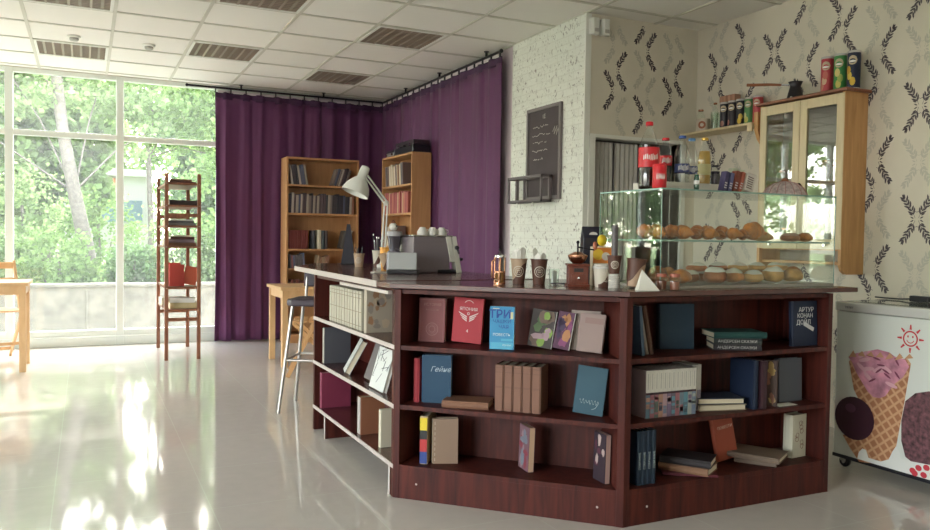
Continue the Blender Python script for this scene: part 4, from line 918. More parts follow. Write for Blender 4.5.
# ---------------------------------------------------------------- things on the worktops
T = .945; TL = .9475
m_cupw = mat('paper_cup_white', (.66, .60, .50), .6); m_cupb = mat('paper_cup_brown', (.11, .045, .03), .5); m_cupt = mat('paper_cup_tan', (.48, .33, .22), .6); m_lid = mat('cup_lid_white', (.66, .63, .58), .4)
def paper_cup(label, loc, r0, r1, h, wall, lid=None, logo=True, sleeve=None, tilt=(0, 0, 0), group=None, name='paper_cup', face=0.0, swirl=None):
    t = thing(name, label, 'cup', loc, rot=tilt, group=group)
    MB().lathe([(r0*.92, .004), (r0, 0), (r1, h), (r1+.0025, h+.002), (r1+.0025, h+.005), (r1-.001, h+.005), (r1-.002, h), (r0*.96, .006)], 28).build('cup_wall', wall, t, smooth=40)
    if lid: MB().lathe([(r1+.003, h), (r1+.004, h+.008), (r1-.003, h+.012), (r1-.006, h+.018), (r1-.010, h+.018), (.001, h+.014)], 28).build('lid', lid, t, smooth=40)
    def pt(a, z, off=.0006): r = r0+(r1-r0)*z/h+off; return (r*math.sin(a), -r*math.cos(a), z)
    if swirl:      # curved printed field
        mb = MB(); n = 14
        for i in range(n):
            for j in range(8):
                a0, a1 = face-1.2+2.4*i/n, face-1.2+2.4*(i+1)/n
                def zt(a): return h*(.15+.75/(1+math.exp(-3.2*(a-face))))
                z0, z1 = zt(a0)*j/8, zt(a0)*(j+1)/8; z2, z3 = zt(a1)*j/8, zt(a1)*(j+1)/8
                mb.add([pt(a0, z0), pt(a1, z2), pt(a1, z3), pt(a0, z1)], [(0, 1, 2, 3)])
        mb.build('printed_swirl', swirl, t)
    if logo:
        mb = MB(); R_ = h*.21; zc = h*.52
        for k in range(24):
            for rr_, ww in ((R_, .0016), (R_*.62, .0009)):
                q = []
                for (ang, rad) in ((2*PI*k/24, rr_-ww), (2*PI*(k+1)/24, rr_-ww), (2*PI*(k+1)/24, rr_+ww), (2*PI*k/24, rr_+ww)):
                    q.append(pt(face+rad*math.cos(ang)/((r0+r1)/2), zc+rad*math.sin(ang), .0013))
                mb.add(q, [(0, 1, 2, 3)])
        for z in (-.2, .15): mb.add([pt(face-.25, zc+R_*z, .0013), pt(face+.25, zc+R_*z, .0013), pt(face+.25, zc+R_*(z+.12), .0013), pt(face-.25, zc+R_*(z+.12), .0013)], [(0, 1, 2, 3)])
        mb.build('round_logo', m_cupw if wall is not m_cupw or swirl else m_cupb, t)
    return t
FC = -.45     # direction of the camera around a cup
G = 'printed paper cups on the counter'
c = paper_cup('paper cup of coffee sticks on the left wing beside the menu stand', (1.63, 5.02, TL), .026, .036, .085, m_cupt, face=FC, group=G)
b = tag(thing('stirring_sticks', 'dark stirring sticks standing in the left wing paper cup', 'stirrers', (1.63, 5.02, TL+.008)))
r_ = random.Random(3)
for k in range(7):
    a = r_.uniform(0, 6.28); MB().tube([(.012*math.cos(a), .012*math.sin(a), 0), (.024*math.cos(a), .024*math.sin(a), .11+r_.uniform(0, .02))], .0028, 6).build('stick', m_black, b)
c = paper_cup('paper cup full of pens behind the lamp base', (1.76, 5.02, TL), .026, .037, .105, m_cupw, face=FC, group=G, swirl=m_cupb, logo=False)
for k in range(6):
    a = k*1.05+.4; p = thing('pen', 'pen standing in the paper cup behind the lamp base, '+['tallest one, rightmost', 'short one at the back', 'leaning to the left', 'leaning toward the window', 'short one in front', 'nearest to the camera'][k], 'pen', (1.76, 5.02, TL+.008), group='pens in the paper cup')
    l = .16+.02*(k % 3)
    MB().tube([(.010*math.cos(a), .010*math.sin(a), 0), (.030*math.cos(a), .030*math.sin(a), l)], .0042, 8).build('barrel', [m_black, mat('pen_grey', (.25, .24, .26), .4)][k % 2], p)
    MB().tube([(.030*math.cos(a), .030*math.sin(a), l), (.0315*math.cos(a), .0315*math.sin(a), l+.012)], .0046, 8).build('cap', m_steel, p)
paper_cup('brown and white paper cup tipped beside the silver tablet stand', (1.600, 4.38, TL+.012), .026, .038, .090, m_cupt, face=FC, group=G, swirl=m_cupb, logo=False, tilt=(.0, -.22, 0))
t = thing('juice_cup', 'orange and yellow printed tall cup left of the coffee machine', 'cup', (1.650, 4.56, TL))
MB().lathe([(.028, 0), (.036, .130), (.039, .132), (.039, .137), (.033, .137), (.026, .004)], 28).build('cup_wall', mat('orange_print', (.75, .34, .05), .5, var=.35, vscale=30), t, smooth=40)
MB().lathe([(.0335, .10), (.0352, .128), (.0335, .128)], 28, caps=False).build('print_band', mat('yellow_print', (.80, .62, .12), .5), t, smooth=40)
# dark menu stand
t = thing('menu_stand', 'dark upright menu stand on the far end of the left wing', 'menu stand', (1.715, 5.53, TL), -.35)
MB().prism([(-.055, -.04), (.055, -.04), (.055, .04), (-.055, .04)], 0, .008).build('base', m_black, t, bevel=.002)
mb = MB().add([(-.05, -.035, .008), (.05, -.035, .008), (.012, -.004, .29), (-.012, -.004, .29), (-.05, .035, .008), (.05, .035, .008), (.012, .004, .29), (-.012, .004, .29)], [(0, 1, 2, 3), (5, 4, 7, 6), (1, 5, 6, 2), (4, 0, 3, 7), (3, 2, 6, 7), (0, 4, 5, 1)])
mb.build('upright', mat('stand_dark', (.02, .018, .03), .6), t)
# desk lamp with a sprung arm
L = thing('desk_lamp', 'white sprung-arm desk lamp leaning over the left wing', 'lamp', (1.736, 4.85, TL))
m_lamp = mat('lamp_white', (.68, .68, .63), .3)
J0 = Vector((0, 0, .05)); J1 = Vector((.017, 0, .420)); J2 = Vector((-.125, .02, .605))
MB().lathe([(.035, 0), (.04, .004), (.04, .02), (.02, .03), (.016, .05)], 20).build('clamp_base', m_lamp, L, smooth=40)
def arm(a, b, nm):
    d = (b-a).normalized(); s_ = d.cross(Vector((.43, .9, 0))).normalized()*.010
    MB().tube([a+s_, b+s_], .0055, 8).tube([a-s_, b-s_], .0055, 8).build(nm, m_lamp, L, smooth=50)
    sp = MB(); q0 = a+(b-a)*.12; q1 = a+(b-a)*.42
    pts = []
    x = d.cross(Vector((0, 0, 1))).normalized(); y = x.cross(d)
    for k in range(90): 
        f = k/89; an = f*2*PI*11; pts.append(q0+(q1-q0)*f+x*.007*math.cos(an)+y*.007*math.sin(an))
    sp.tube(pts, .0014, 5).build('spring', m_steel, L, smooth=60)
arm(J0, J1, 'lower_arm'); arm(J1, J2, 'upper_arm')
MB().sphere(tuple(J1), .018, sc=(1, .6, 1)).build('elbow_joint', m_lamp, L, smooth=60)
MB().sphere(tuple(J2), .018, sc=(1, .7, 1)).build('head_joint', m_lamp, L, smooth=60)
Mh = Matrix.Translation(J2+Vector((-.012, 0, -.012))) @ Matrix.Rotation(.40, 4, 'Y') @ Matrix.Scale(.80, 4) 
hd = MB().lathe([(.022, .075), (.034, .07), (.038, .05), (.038, -.02), (.060, -.045), (.090, -.085), (.108, -.13), (.112, -.16), (.108, -.16), (.086, -.087), (.05, -.045), (.001, -.04)], 32, M=Mh)
hd.build('lamp_shade', m_lamp, L, smooth=50)
MB().sphere((0, 0, -.075), .028, M=Mh).build('bulb', mat('bulb_glass', (.8, .78, .7), .2), L, smooth=60)
# silver tablet stand
t = thing('tablet_stand', 'silver slab on a low black base in front of the coffee machine', 'device', (1.555, 4.02, TL), -.46)
MB().box(-.085, -.05, 0, .085, .05, .022).build('base', m_black, t, bevel=.005)
MB().box(-.08, -.02, .022, .075, .006, .115, M=Matrix.Translation((0, 0, 0)) @ Matrix.Rotation(-.1, 4, 'X')).build('slab', mat('silver_slab', (.38, .38, .37), .5, .2), t, bevel=.003)
tag(MB().box(-.055, -.03, 0, .055, .03, .006).build('white_tray', m_lid, loc=(1.475, 4.14, TL+.0005), bevel=.002), 'small white tray at the left foot of the silver slab', 'tray')
# espresso machine
t = thing('coffee_machine', 'silver and white espresso machine on the left wing', 'coffee machine', (1.80, 4.22, TL), 0); t.scale = (1, 1, .87)
m_mside = mat('machine_side', (.24, .20, .22), .35, .35); m_cream = mat('machine_cream', (.62, .60, .52), .35)
MB().prism([(-.15, -.11), (.075, -.11), (.075, .12), (-.15, .12)], .0, .235).build('body', m_mside, t, bevel=.006)
mb = MB()
prof = [(.055, .075), (.075, .075), (.055, .235), (.0, .235)]
MB().add([(.0765, -.115, .07), (.110, -.115, .07), (.075, -.115, .245), (.045, -.115, .245), (.0765, .125, .07), (.110, .125, .07), (.075, .125, .245), (.045, .125, .245)], [(0, 1, 2, 3), (5, 4, 7, 6), (1, 5, 6, 2), (4, 0, 3, 7), (3, 2, 6, 7), (0, 4, 5, 1)]).build('front_panel', m_cream, t, bevel=.003)
MB().add([(.115, -.115, .0), (.150, -.115, .0), (.112, -.115, .24), (.085, -.115, .24), (.115, -.06, .0), (.150, -.06, .0), (.112, -.06, .24), (.085, -.06, .24)], [(0, 1, 2, 3), (5, 4, 7, 6), (1, 5, 6, 2), (4, 0, 3, 7), (3, 2, 6, 7), (0, 4, 5, 1)]).build('front_column', m_cream, t, bevel=.003)
MB().box(-.155, -.115, .236, .09, .125, .246).build('cup_tray', m_steel, t, bevel=.002)
MB().box(.0, -.112, 0, .12, .12, .022).build('drip_tray', m_black, t, bevel=.003)
MB().sphere((.115, -.118, .165), .014).tube([(.115, -.118, .165), (.125, -.125, .125)], .006, 8).build('steam_knob', m_black, t, smooth=60)
MB().tube([(.115, 0, .10), (.20, -.01, .085)], .011, 10).lathe([(.03, .075), (.03, .10)], 18, (.10, 0, 0)).build('portafilter', m_black, t, smooth=50)
for k, (x, y) in enumerate([(-.075, -.05), (-.01, -.05), (.05, -.05)]):
    c_ = thing('coffee_cup', 'white cup upside down on the coffee machine, %s' % ['left one', 'middle one', 'right one'][k], 'cup', (1.80+x*.95, 4.22+y, TL+.2145), group='cups on the coffee machine')
    MB().lathe([(.031, .0), (.030, .02), (.017, .040), (.016, .044), (.012, .044), (.012, .041), (.001, .041)], 24).build('bowl', m_lid, c_, smooth=40)
    MB().tube([(.028, 0, .012), (.042, 0, .016), (.040, 0, .030), (.024, 0, .032)], .003, 6).build('handle', m_lid, c_)
t = thing('coffee_grinder', 'dark electric coffee grinder with a lidded hopper, left of the machine', 'coffee grinder', (1.608, 4.30, TL))
MB().lathe([(.045, 0), (.045, .10), (.036, .12)], 24).build('body', mat('grinder_grey', (.16, .14, .17), .3, .5), t, smooth=40)
MB().lathe([(.030, .12), (.040, .20), (.042, .205)], 24).build('hopper', mat('hopper_smoke', (.07, .06, .07), .1), t, smooth=40)
MB().lathe([(.044, .205), (.046, .215), (.044, .232), (.012, .235)], 24).build('hopper_lid', mat('lid_grey', (.38, .36, .37), .3), t, smooth=40)
c_ = thing('figurine', 'small white round figurine with a black dot on the grinder lid', 'figurine', (1.60, 4.30, TL+.235))
MB().sphere((0, 0, .024), .024).build('body', m_lid, c_, smooth=60)
MB().sphere((.012, -.019, .028), .006).build('eye', m_black, c_, smooth=60); MB().lathe([(.012, .044), (.014, .05), (.004, .062)], 14).build('hat', mat('brown_hat', (.20, .07, .03), .6), c_, smooth=50)

# french press, paper cups, hand grinder
t = thing('french_press', 'glass and copper french press on the worktop', 'french press', (1.664, 3.11, T), .2)
MB().lathe([(.020, .004), (.0215, .006), (.0215, .115), (.0225, .118)], 28, caps=False).build('beaker', m_glass, t, smooth=50)
MB().lathe([(.019, .006), (.0195, .055), (.001, .055)], 24).build('tea', mat('amber_tea', (.30, .12, .03), .1), t, smooth=50)
fr_ = MB()
for k in range(4): a = PI/4+k*PI/2; fr_.box(.0225*math.cos(a)-.002, .0225*math.sin(a)-.002, 0, .0225*math.cos(a)+.002, .0225*math.sin(a)+.002, .118)
fr_.lathe([(.024, 0), (.024, .006)], 24).lathe([(.0242, .05), (.0242, .056), (.0228, .056), (.0228, .05)], 24, caps=False)
fr_.build('frame', m_copper, t)
MB().lathe([(.025, .118), (.025, .126), (.008, .134), (.001, .134)], 24).build('lid', m_chrome, t, smooth=40)
MB().tube([(0, 0, .13), (0, 0, .15)], .0015, 6).sphere((0, 0, .152), .006).build('plunger', m_black, t, smooth=50)
MB().tube([(-.024, 0, .02), (-.045, 0, .03), (-.045, 0, .10), (-.024, 0, .11)], .004, 8).build('handle', m_copper, t, smooth=50)
paper_cup('brown and tan printed paper cup right of the french press', (1.755, 3.10, T), .026, .037, .108, m_cupt, face=FC-.1, swirl=m_cupb, group=G)
paper_cup('brown paper cup with a round white emblem beside the hand grinder', (1.825, 3.04, T), .026, .037, .108, m_cupb, face=FC, group=G)
mb = MB(); r_ = random.Random(5)
for k, (cx, cy) in enumerate([(1.755, 3.10), (1.825, 3.04)]):
    n_ = thing('napkins', ['white paper napkins fanned out of the tan cup', 'white paper napkins fanned out of the emblem cup'][k], 'napkins', (cx, cy, T+.05))
    mb = MB()
    for q in range(8):
        a = r_.uniform(0, 6.28); u = Vector((math.cos(a), math.sin(a), 0)); v = Vector((-math.sin(a), math.cos(a), 0)); hh = r_.uniform(.075, .105)
        base = Vector((0, 0, 0)); c0 = base+u*.015; c1 = base+u*.028
        mb.add([c0-v*.008, c0+v*.008, c1+v*.016+Vector((0, 0, hh)), c1+Vector((0, 0, hh+.012)), c1-v*.016+Vector((0, 0, hh-.005))], [(0, 1, 2, 3, 4)])
    tag(mb.build('paper_sheets', mat('napkin_paper', (.80, .78, .72), .8), n_, solid=.0008), kind='stuff')
t = thing('glass_cup', 'small clear glass of white sugar sticks left of the hand grinder', 'glass', (1.885, 3.01, T))
MB().lathe([(.020, 0), (.024, .07), (.0225, .07), (.0185, .004)], 24).build('glass_wall', m_glass, t, smooth=50)
for k in range(5): MB().box(-.012+.005*k, -.004, .004, -.009+.005*k, .004, .060+.004*(k % 2)).build('sugar_stick', m_lid, t)
t = thing('pastry_tongs', 'dark metal tongs lying flat between the cup and the hand grinder', 'tongs', (1.90, 2.97, T+.002), -.45)
MB().bar((-.05, -.006, .004), (.05, -.001, .004), .008, .006).bar((-.05, .008, .004), (.05, .002, .004), .008, .006).build('arms', mat('tongs_dark', (.12, .11, .12), .3, .8), t)
# hand coffee grinder (wooden box, copper bowl)
t = thing('hand_coffee_grinder', 'wooden box coffee mill with a copper bowl and crank', 'coffee mill', (1.915, 2.870, T), -.45); t.scale = (1, 1, 1.13)
m_gw = wood('grinder_wood', (.13, .03, .018), (.20, .055, .03), .3, (10, 10, 2))
MB().box(-.048, -.048, 0, .048, .048, .010).box(-.048, -.048, .078, .048, .048, .087).build('base_and_cap', m_gw, t, bevel=.003)
MB().box(-.042, -.042, .010, .042, .042, .078).build('box', m_gw, t, bevel=.002)
dw = MB().box(-.032, -.045, .018, .032, -.040, .048).build('drawer', m_gw, t, bevel=.001)
MB().sphere((0, -.050, .033), .006).build('knob', m_chrome, dw, smooth=60)
MB().box(-.02, -.0435, .056, .02, -.041, .070).build('label_plate', mat('dark_plate', (.03, .02, .02), .4), t)
MB().lathe([(.020, .087), (.034, .098), (.042, .115), (.042, .119), (.030, .125), (.012, .132)], 28).build('bowl', m_copper, t, smooth=40)
MB().tube([(0, 0, .13), (0, 0, .165)], .004, 8).sphere((0, 0, .168), .007).tube([(0, 0, .150), (.05, .0, .142), (.072, 0, .140)], .003, 8).build('crank', m_blackm, t, smooth=50)
MB().lathe([(.006, .140), (.010, .150), (.008, .168), (.003, .172)], 14, (.074, 0, 0)).build('crank_knob', mat('knob_wood', (.35, .10, .05), .4), t, smooth=50)
# black coffee bag and yellow things behind it
t = thing('coffee_bag', 'tall black coffee bag with a white oval label', 'bag', (2.175, 3.14, T), -.35)
MB().add([(-.055, -.035, 0), (.055, -.035, 0), (.055, .035, 0), (-.055, .035, 0), (-.05, -.03, .21), (.05, -.03, .21), (.05, .03, .21), (-.05, .03, .21), (-.05, -.004, .265), (.05, -.004, .265), (.05, .004, .265), (-.05, .004, .265)],
         [(3, 2, 1, 0), (0, 1, 5, 4), (1, 2, 6, 5), (2, 3, 7, 6), (3, 0, 4, 7), (4, 5, 9, 8), (5, 6, 10, 9), (6, 7, 11, 10), (7, 4, 8, 11), (8, 9, 10, 11)]).build('bag', mat('bag_black', (.02, .02, .035), .3), t, bevel=.004)
mb = MB(); mb.add([(.020*math.cos(2*PI*k/20), -.0225, .228+.011*math.sin(2*PI*k/20)) for k in range(20)], [list(range(20))]); mb.build('oval_label', m_lid, t)
t = thing('yellow_cup', 'round yellow cup or cap seen between the black bag and the brown cup', 'cup', (2.115, 2.975, T), 0)
MB().lathe([(.018, 0), (.018, .175)], 20).build('stand', m_cupt, t, smooth=40)
MB().sphere((0, 0, .200), .024, sc=(1, .7, 1.1)).build('cap', mat('yellow_plastic', (.80, .58, .03), .35), t, smooth=60)
t = thing('juice_box', 'small carton with a yellow and orange fruit print', 'carton', (2.060, 2.905, T), -.40)
MB().box(-.042, -.03, 0, .042, .03, .172).build('carton', mat('carton_white', (.70, .60, .45), .5), t, bevel=.003)
mb = MB()
for cx, cz, r0_, c in ((-.018, .138, .024, 0), (.016, .130, .018, 1)): mb.add([(cx+r0_*math.cos(2*PI*k/20), -.0306-.0002*c, cz+r0_*math.sin(2*PI*k/20)) for k in range(20)], [list(range(20))], c)
plate(mb, -.040, .10, .040, .168, -.0302, 2); mb.build('fruit_print', [mat('yellow_print', (.85, .55, .05), .5), m_cupw, mat('orange_print', (.80, .25, .04), .5)], t)
paper_cup('lidded paper cup with a brown swirl before the juice carton', (1.986, 2.79, T), .027, .037, .080, m_cupw, lid=m_lid, face=FC+.5, swirl=m_cupb, group=G)
# column of stacked cups
t = thing('cup_stack', 'tall upright stack of brown paper cups nested base up', 'cups', (2.010, 2.735, T))
for k in range(7): MB().lathe([(.023, .0+k*.0085), (.025, .004+k*.0085), (.0225, .008+k*.0085)], 24).build('cup_rim', m_lid, t, smooth=40)
paper_cup('brown cup with a white round emblem upside up on the lid stack', (2.010, 2.735, T+.0605), .020, .030, .072, m_cupb, face=FC-.1, group=G)
t = thing('straw_tube', 'dark grey tall tube standing in the brown emblem cup', 'tube', (2.010, 2.735, T+.069))
MB().lathe([(.0135, 0), (.0135, .195)], 20).build('tube_wall', mat('dark_tube', (.10, .085, .09), .4), t, smooth=40)
paper_cup('tan paper cup with a brown curve leaning by the case corner', (2.075, 2.685, T+.008), .030, .040, .112, m_cupb, face=FC, swirl=m_cupt, logo=False, group=G, tilt=(0, .12, 0))
t = thing('paper_cone', 'white folded paper triangle card at the corner of the pastry case', 'card', (2.050, 2.565, T), -.30)
MB().add([(-.045, -.02, 0), (.045, -.02, 0), (-.025, 0, .085), (-.045, .02, 0), (.045, .02, 0)], [(0, 1, 2), (4, 3, 2), (3, 0, 2), (1, 4, 2), (0, 3, 4, 1)]).build('card', m_pagew, t)
for k, (x, y) in enumerate([(2.125, 2.57), (2.165, 2.535)]):
    t = thing('jar', ['small glass jar with a reddish lid and brown filling, left of two', 'small glass jar with a reddish lid and brown filling, right of two'][k], 'jar', (x, y, T), group='small jars at the case corner')
    MB().lathe([(.020, 0), (.024, .004), (.024, .045), (.019, .055)], 22).build('jar_glass', m_glass, t, smooth=50)
    MB().lathe([(.019, .003), (.021, .038), (.001, .038)], 20).build('filling', mat('brown_jam', (.20, .06, .03), .3), t, smooth=50)
    MB().lathe([(.021, .055), (.021, .068), (.001, .069)], 22).build('lid', mat('red_lid', (.36, .10, .06), .4), t, smooth=40)

# ---------------------------------------------------------------- pastry case
before_case = set(C.objects)
cx0, cx1, cy0, cy1, cz0, cz1 = 2.275, 3.405, 2.75, 3.19, T, 1.362
pc = thing('pastry_case', 'glass pastry display case with one middle shelf', 'display case', (0, 0, 0))
cx1 = 3.312
gt = .005
MB().box(cx0, cy0, cz0+.0005, cx1, cy1, cz0+.012).build('base_tray', mat('case_tray', (.42, .40, .36), .35, .3), pc)
def pane(nm, x0, y0, z0, x1, y1, z1, edges):
    o = MB().box(x0, y0, z0, x1, y1, z1).build(nm, m_glass, pc)
    mb = MB()
    for a in edges: mb.box(*a)
    mb.build('glass_edge', m_gedge, o)
pane('front_glass', cx0, cy0, cz0+.012, cx1, cy0+gt, cz1, [(cx0-.0006, cy0-.0006, cz0+.012, cx0+.0022, cy0+.0022, cz1)])
pane('side_glass', cx0, cy0+gt, cz0+.012, cx0+gt, cy1, cz1, [(cx0-.0005, cy1-.003, cz0+.012, cx0+.003, cy1, cz1)])
pane('side_glass', cx1-gt, cy0+gt, cz0+.012, cx1, cy1, cz1, [(cx1-.003, cy0-.0006, cz0+.012, cx1+.0006, cy0+.002, cz1)])
pane('top_glass', cx0, cy0, cz1, cx1, cy1, cz1+.006, [(cx0-.001, cy0-.001, cz1-.0005, cx1+.001, cy0+.0015, cz1+.0065), (cx0-.001, cy0, cz1-.0005, cx0+.0015, cy1, cz1+.0065)])
pane('glass_shelf', cx0+.012, cy0+.02, 1.145, cx1-.012, cy1-.01, 1.152, [(cx0+.012, cy0+.0195, 1.1445, cx1-.012, cy0+.0215, 1.1525), (cx0+.0115, cy0+.02, 1.1445, cx0+.0135, cy1-.01, 1.1525)])
for x in (cx0+.006, cx1-.018):
    for y in (cy0+.05, cy1-.05): MB().lathe([(.007, 0), (.007, .012)], 12, M=Matrix.Translation((x, y, 1.139)) @ Matrix.Rotation(PI/2, 4, 'Y')).build('shelf_pin', m_chrome, pc)
m_crust = mat('golden_crust', (.56, .19, .035), .40, var=.4, vscale=18, bump=.4, bscale=40); m_crust2 = mat('pale_crust', (.66, .36, .12), .6, var=.25, vscale=20, bump=.4, bscale=45); m_brownc = mat('brown_crust', (.38, .12, .035), .5, var=.3, vscale=22, bump=.4, bscale=50)
m_crust3 = mat('dark_golden_crust', (.44, .13, .025), .4, var=.4, vscale=16, bump=.4, bscale=40)
m_sugar = mat('icing_sugar', (.80, .76, .68), .9, bump=.3, bscale=200)
def croissant(name, label, loc, rz, m, s=1, group=None, bend=.9):
    s *= .86; t = thing(name, label, 'pastry', loc, rz, group=group)
    mb = MB(); n = 28; pts = []; rad = []
    for k in range(n+1):
        f = k/n; a = (f-.5)*2*bend; R_ = .062*s/bend*1.0
        ridge = 1+.20*abs(math.sin(f*PI*4.5))
        w_ = (math.sin(PI*min(.98, max(.02, f))))**1.25
        rad.append((.005+.027*w_)*s*ridge); pts.append((R_*math.sin(a), R_*(math.cos(a)-1), (.030+.010*w_)*s))
    mb.tube(pts, rad, 14); o = mb.build('crust', m, t, smooth=70); return t
def bun(name, label, loc, rz, m, rx_, ry_, rz_, group=None, top=None, seed=1):
    t = thing(name, label, 'pastry', loc, rz, group=group); r = random.Random(seed); p = [r.uniform(0, 6) for _ in range(4)]
    mb = MB().sphere((0, 0, 0), 1, 22, 12)
    def df(v): 
        x, y, z = v; q = 1+.06*math.sin(3*x+p[0])*math.cos(4*y+p[1])+.04*math.sin(6*x+p[2])
        return (x*rx_*q, y*ry_*q, (z*q*(1 if z > 0 else .55)+.55)*rz_)
    mb.v = [df(v) for v in mb.v]; mb.build('crust', m, t, smooth=70)
    if top:
        m2 = MB().sphere((0, 0, 0), 1, 22, 12); m2.f = [f for f in m2.f if min(m2.v[i][2] for i in f) > .35]; m2.m = [0]*len(m2.f)
        m2.v = [df((x*1.02, y*1.02, z*1.04)) for x, y, z in m2.v]; m2.build('topping', top, t, smooth=70)
    return t
G = 'croissants on the glass shelf'
lab = ['first', 'second', 'third', 'fourth', 'fifth', 'sixth', 'seventh', 'eighth', 'ninth', 'tenth', 'eleventh']
r_ = random.Random(21)
for k in range(8):
    croissant('croissant', 'golden croissant on the glass shelf, %s from the left in front' % lab[k], (2.335+k*.070, 2.835+.012*(k % 2), 1.1535), [1.1, 1.9, 1.4, .8, 2.1, 1.2, 1.7, 1.0][k], [m_crust, m_crust3][k % 2], [.86, .74, .90, .80, .86, .72, .88, .8][k], G, bend=1.0)
for k in range(7):
    croissant('croissant', 'golden croissant on the glass shelf, %s from the left in the back row' % lab[k], (2.37+k*.075, 2.975+.015*(k % 2), 1.1535), [1.9, 1.2, 2.2, 1.5, .9, 1.8, 1.3][k], [m_crust3, m_crust][k % 2], 1.05, G, bend=.9)
croissant('croissant', 'large long croissant right of the croissant row on the shelf', (2.90, 2.86, 1.153), .05, m_crust, 1.35, G, bend=.5)
bun('bread_roll', 'long golden roll next to the large croissant on the shelf', (3.02, 2.92, 1.153), .1, m_crust2, .07, .035, .028, seed=4)
bun('pastry_twist', 'brown glazed twist pastry on the shelf, second from the right', (3.13, 2.85, 1.153), 0, m_brownc, .045, .04, .026, seed=5, top=mat('glaze', (.45, .26, .2), .2))
bun('snail_bun', 'coiled snail bun at the right end of the glass shelf', (3.235, 2.86, 1.153), .2, m_crust, .042, .038, .028, seed=6)
G = 'pastries on the bottom of the case'
specs = [(2.33, 2.83, m_brownc, 0), (2.43, 2.80, m_crust, 0), (2.40, 2.92, m_brownc, 0), (2.53, 2.86, m_brownc, 1), (2.50, 2.97, m_crust, 0), (2.62, 2.80, m_brownc, 1), (2.66, 2.93, m_brownc, 1), (2.75, 2.82, m_crust, 1), (2.79, 2.95, m_crust2, 1), (2.87, 2.82, m_crust2, 1), (2.93, 2.94, m_crust2, 0), (3.00, 2.83, m_crust2, 1), (3.06, 2.96, m_crust, 0), (3.13, 2.83, m_crust2, 0), (3.21, 2.90, m_crust, 0)]
pl = ['brown bun nearest the case corner', 'golden bun second from the case corner', 'brown bun behind the second one at the case corner', 'brown sugared bun in the left pile', 'golden bun behind the left pile', 'brown sugared bun left of the middle', 'brown sugared bun behind the middle', 'golden sugared bun in the middle', 'pale sugared bun behind the middle', 'pale sugared bun right of the middle', 'pale bun behind, right of the middle', 'pale sugared bun in the right pile', 'golden bun behind the right pile', 'pale bun second from the right end', 'golden bun at the right end']
for k, (x, y, m, sg) in enumerate(specs):
    bun('bun', pl[k]+', bottom of the pastry case', (x, y, T+.018), .5*k, m, .053, .044, .036+.005*(k % 3), G, m_sugar if sg else None, seed=k)
for k, (x, y, l) in enumerate([(2.585, 2.875, 'powdered bun on top of the left part of the pile'), (2.72, 2.885, 'powdered bun on top of the middle of the pile'), (2.955, 2.885, 'powdered flat pastry on top of the right part of the pile'), (2.84, 2.89, 'powdered golden bun on top right of the middle of the pile'), (3.09, 2.89, 'powdered pale bun on top near the right end of the pile')]):
    bun('bun', l+' in the case', (x, y, T+.066), .4*k, m_brownc if k < 2 else m_crust2, .055, .042, .026, G, m_sugar, seed=30+k)
# white box and bottles on top of the case
Z = cz1+.0065
m_box = mat('white_card', (.66, .63, .56), .7)
tag(MB().box(2.415, 2.94, 0, 2.835, 3.13, .045).build('flat_box', m_box, loc=(0, 0, Z), bevel=.002), 'flat white cardboard box under the water bottles', 'box')
m_pet = thin_glass('clear_plastic', (.93, .95, .95), .06); m_cola = mat('cola', (.02, .008, .006), .1); m_red = mat('cola_red', (.62, .02, .03), .4); m_waterlab = mat('water_label', (.05, .07, .22), .4); m_blue = mat('blue_cap', (.03, .09, .35), .4)
def bottle(label, loc, r, h, liquid, level, labelm, z0, z1, cap, body=m_pet, name='bottle', group=None, writing=None, wm=None, neck=.011):
    t = thing(name, label, 'bottle', loc, group=group)
    P_ = [(r*.75, 0), (r*.95, .006), (r, .02), (r, h*.30), (r*.94, h*.36), (r*.94, h*.42), (r, h*.48), (r, h*.58), (r*.85, h*.70), (r*.5, h*.83), (neck, h*.92), (neck, h*.95)]
    MB().lathe(P_, 28).build('bottle_wall', body, t, smooth=50)
    if liquid:
        Q = [(a*.95, b+.002) for a, b in P_ if b < h*level]; ra = Q[-1][0]
        MB().lathe(Q+[(ra, h*level), (.001, h*level)], 26).build('drink', liquid, t, smooth=50)
    MB().lathe([(neck*1.5, h*.945), (neck*1.5, h*.99), (neck*1.3, h), (.001, h)], 20).build('cap', cap, t, smooth=40)
    if labelm: 
        la = MB().lathe([(r*1.015, h*z0), (r*1.015, h*z1)], 28, caps=False).build('label', labelm, t, smooth=50)
        if writing:
            mb = MB(); rr_ = r*1.03
            for q in range(9):
                a = FC-.75+q*.17; z = h*(z0+z1)/2
                mb.add([(rr_*math.sin(a+da), -rr_*math.cos(a+da), z+dz) for da, dz in ((0, -.012+.006*math.sin(q)), (.10, -.010), (.11, .012-.006*math.cos(q*2)), (.02, .010))], [(0, 1, 2, 3)])
            mb.build('lettering', wm, t)
    return t
m_wt = mat('white_ink', (.8, .78, .75), .5)
bottle('large cola bottle with a red label and red cap on the case', (2.345, 2.93, Z), .045, .300, m_cola, .66, m_red, .33, .62, m_red, writing=1, wm=m_wt)
t = thing('soda_can', 'red soda can with white lettering beside the large cola bottle', 'can', (2.312, 2.815, Z)); 
MB().lathe([(.026, 0), (.030, .006), (.030, .095), (.025, .104), (.024, .102), (.001, .101)], 28).build('can_wall', m_red, t, smooth=40)
mb = MB()
for q in range(8):
    a = FC-.65+q*.16; mb.add([(.0306*math.sin(a+da), -.0306*math.cos(a+da), .05+dz) for da, dz in ((0, -.014), (.10, -.006), (.11, .016), (.02, .006))], [(0, 1, 2, 3)])
mb.build('lettering', m_wt, t)
ZB = Z+.0455
bottle('small cola bottle with a red cap behind the soda can', (2.512, 3.02, ZB), .030, .205, m_cola, .60, m_red, .38, .60, m_red, writing=1, wm=m_wt)
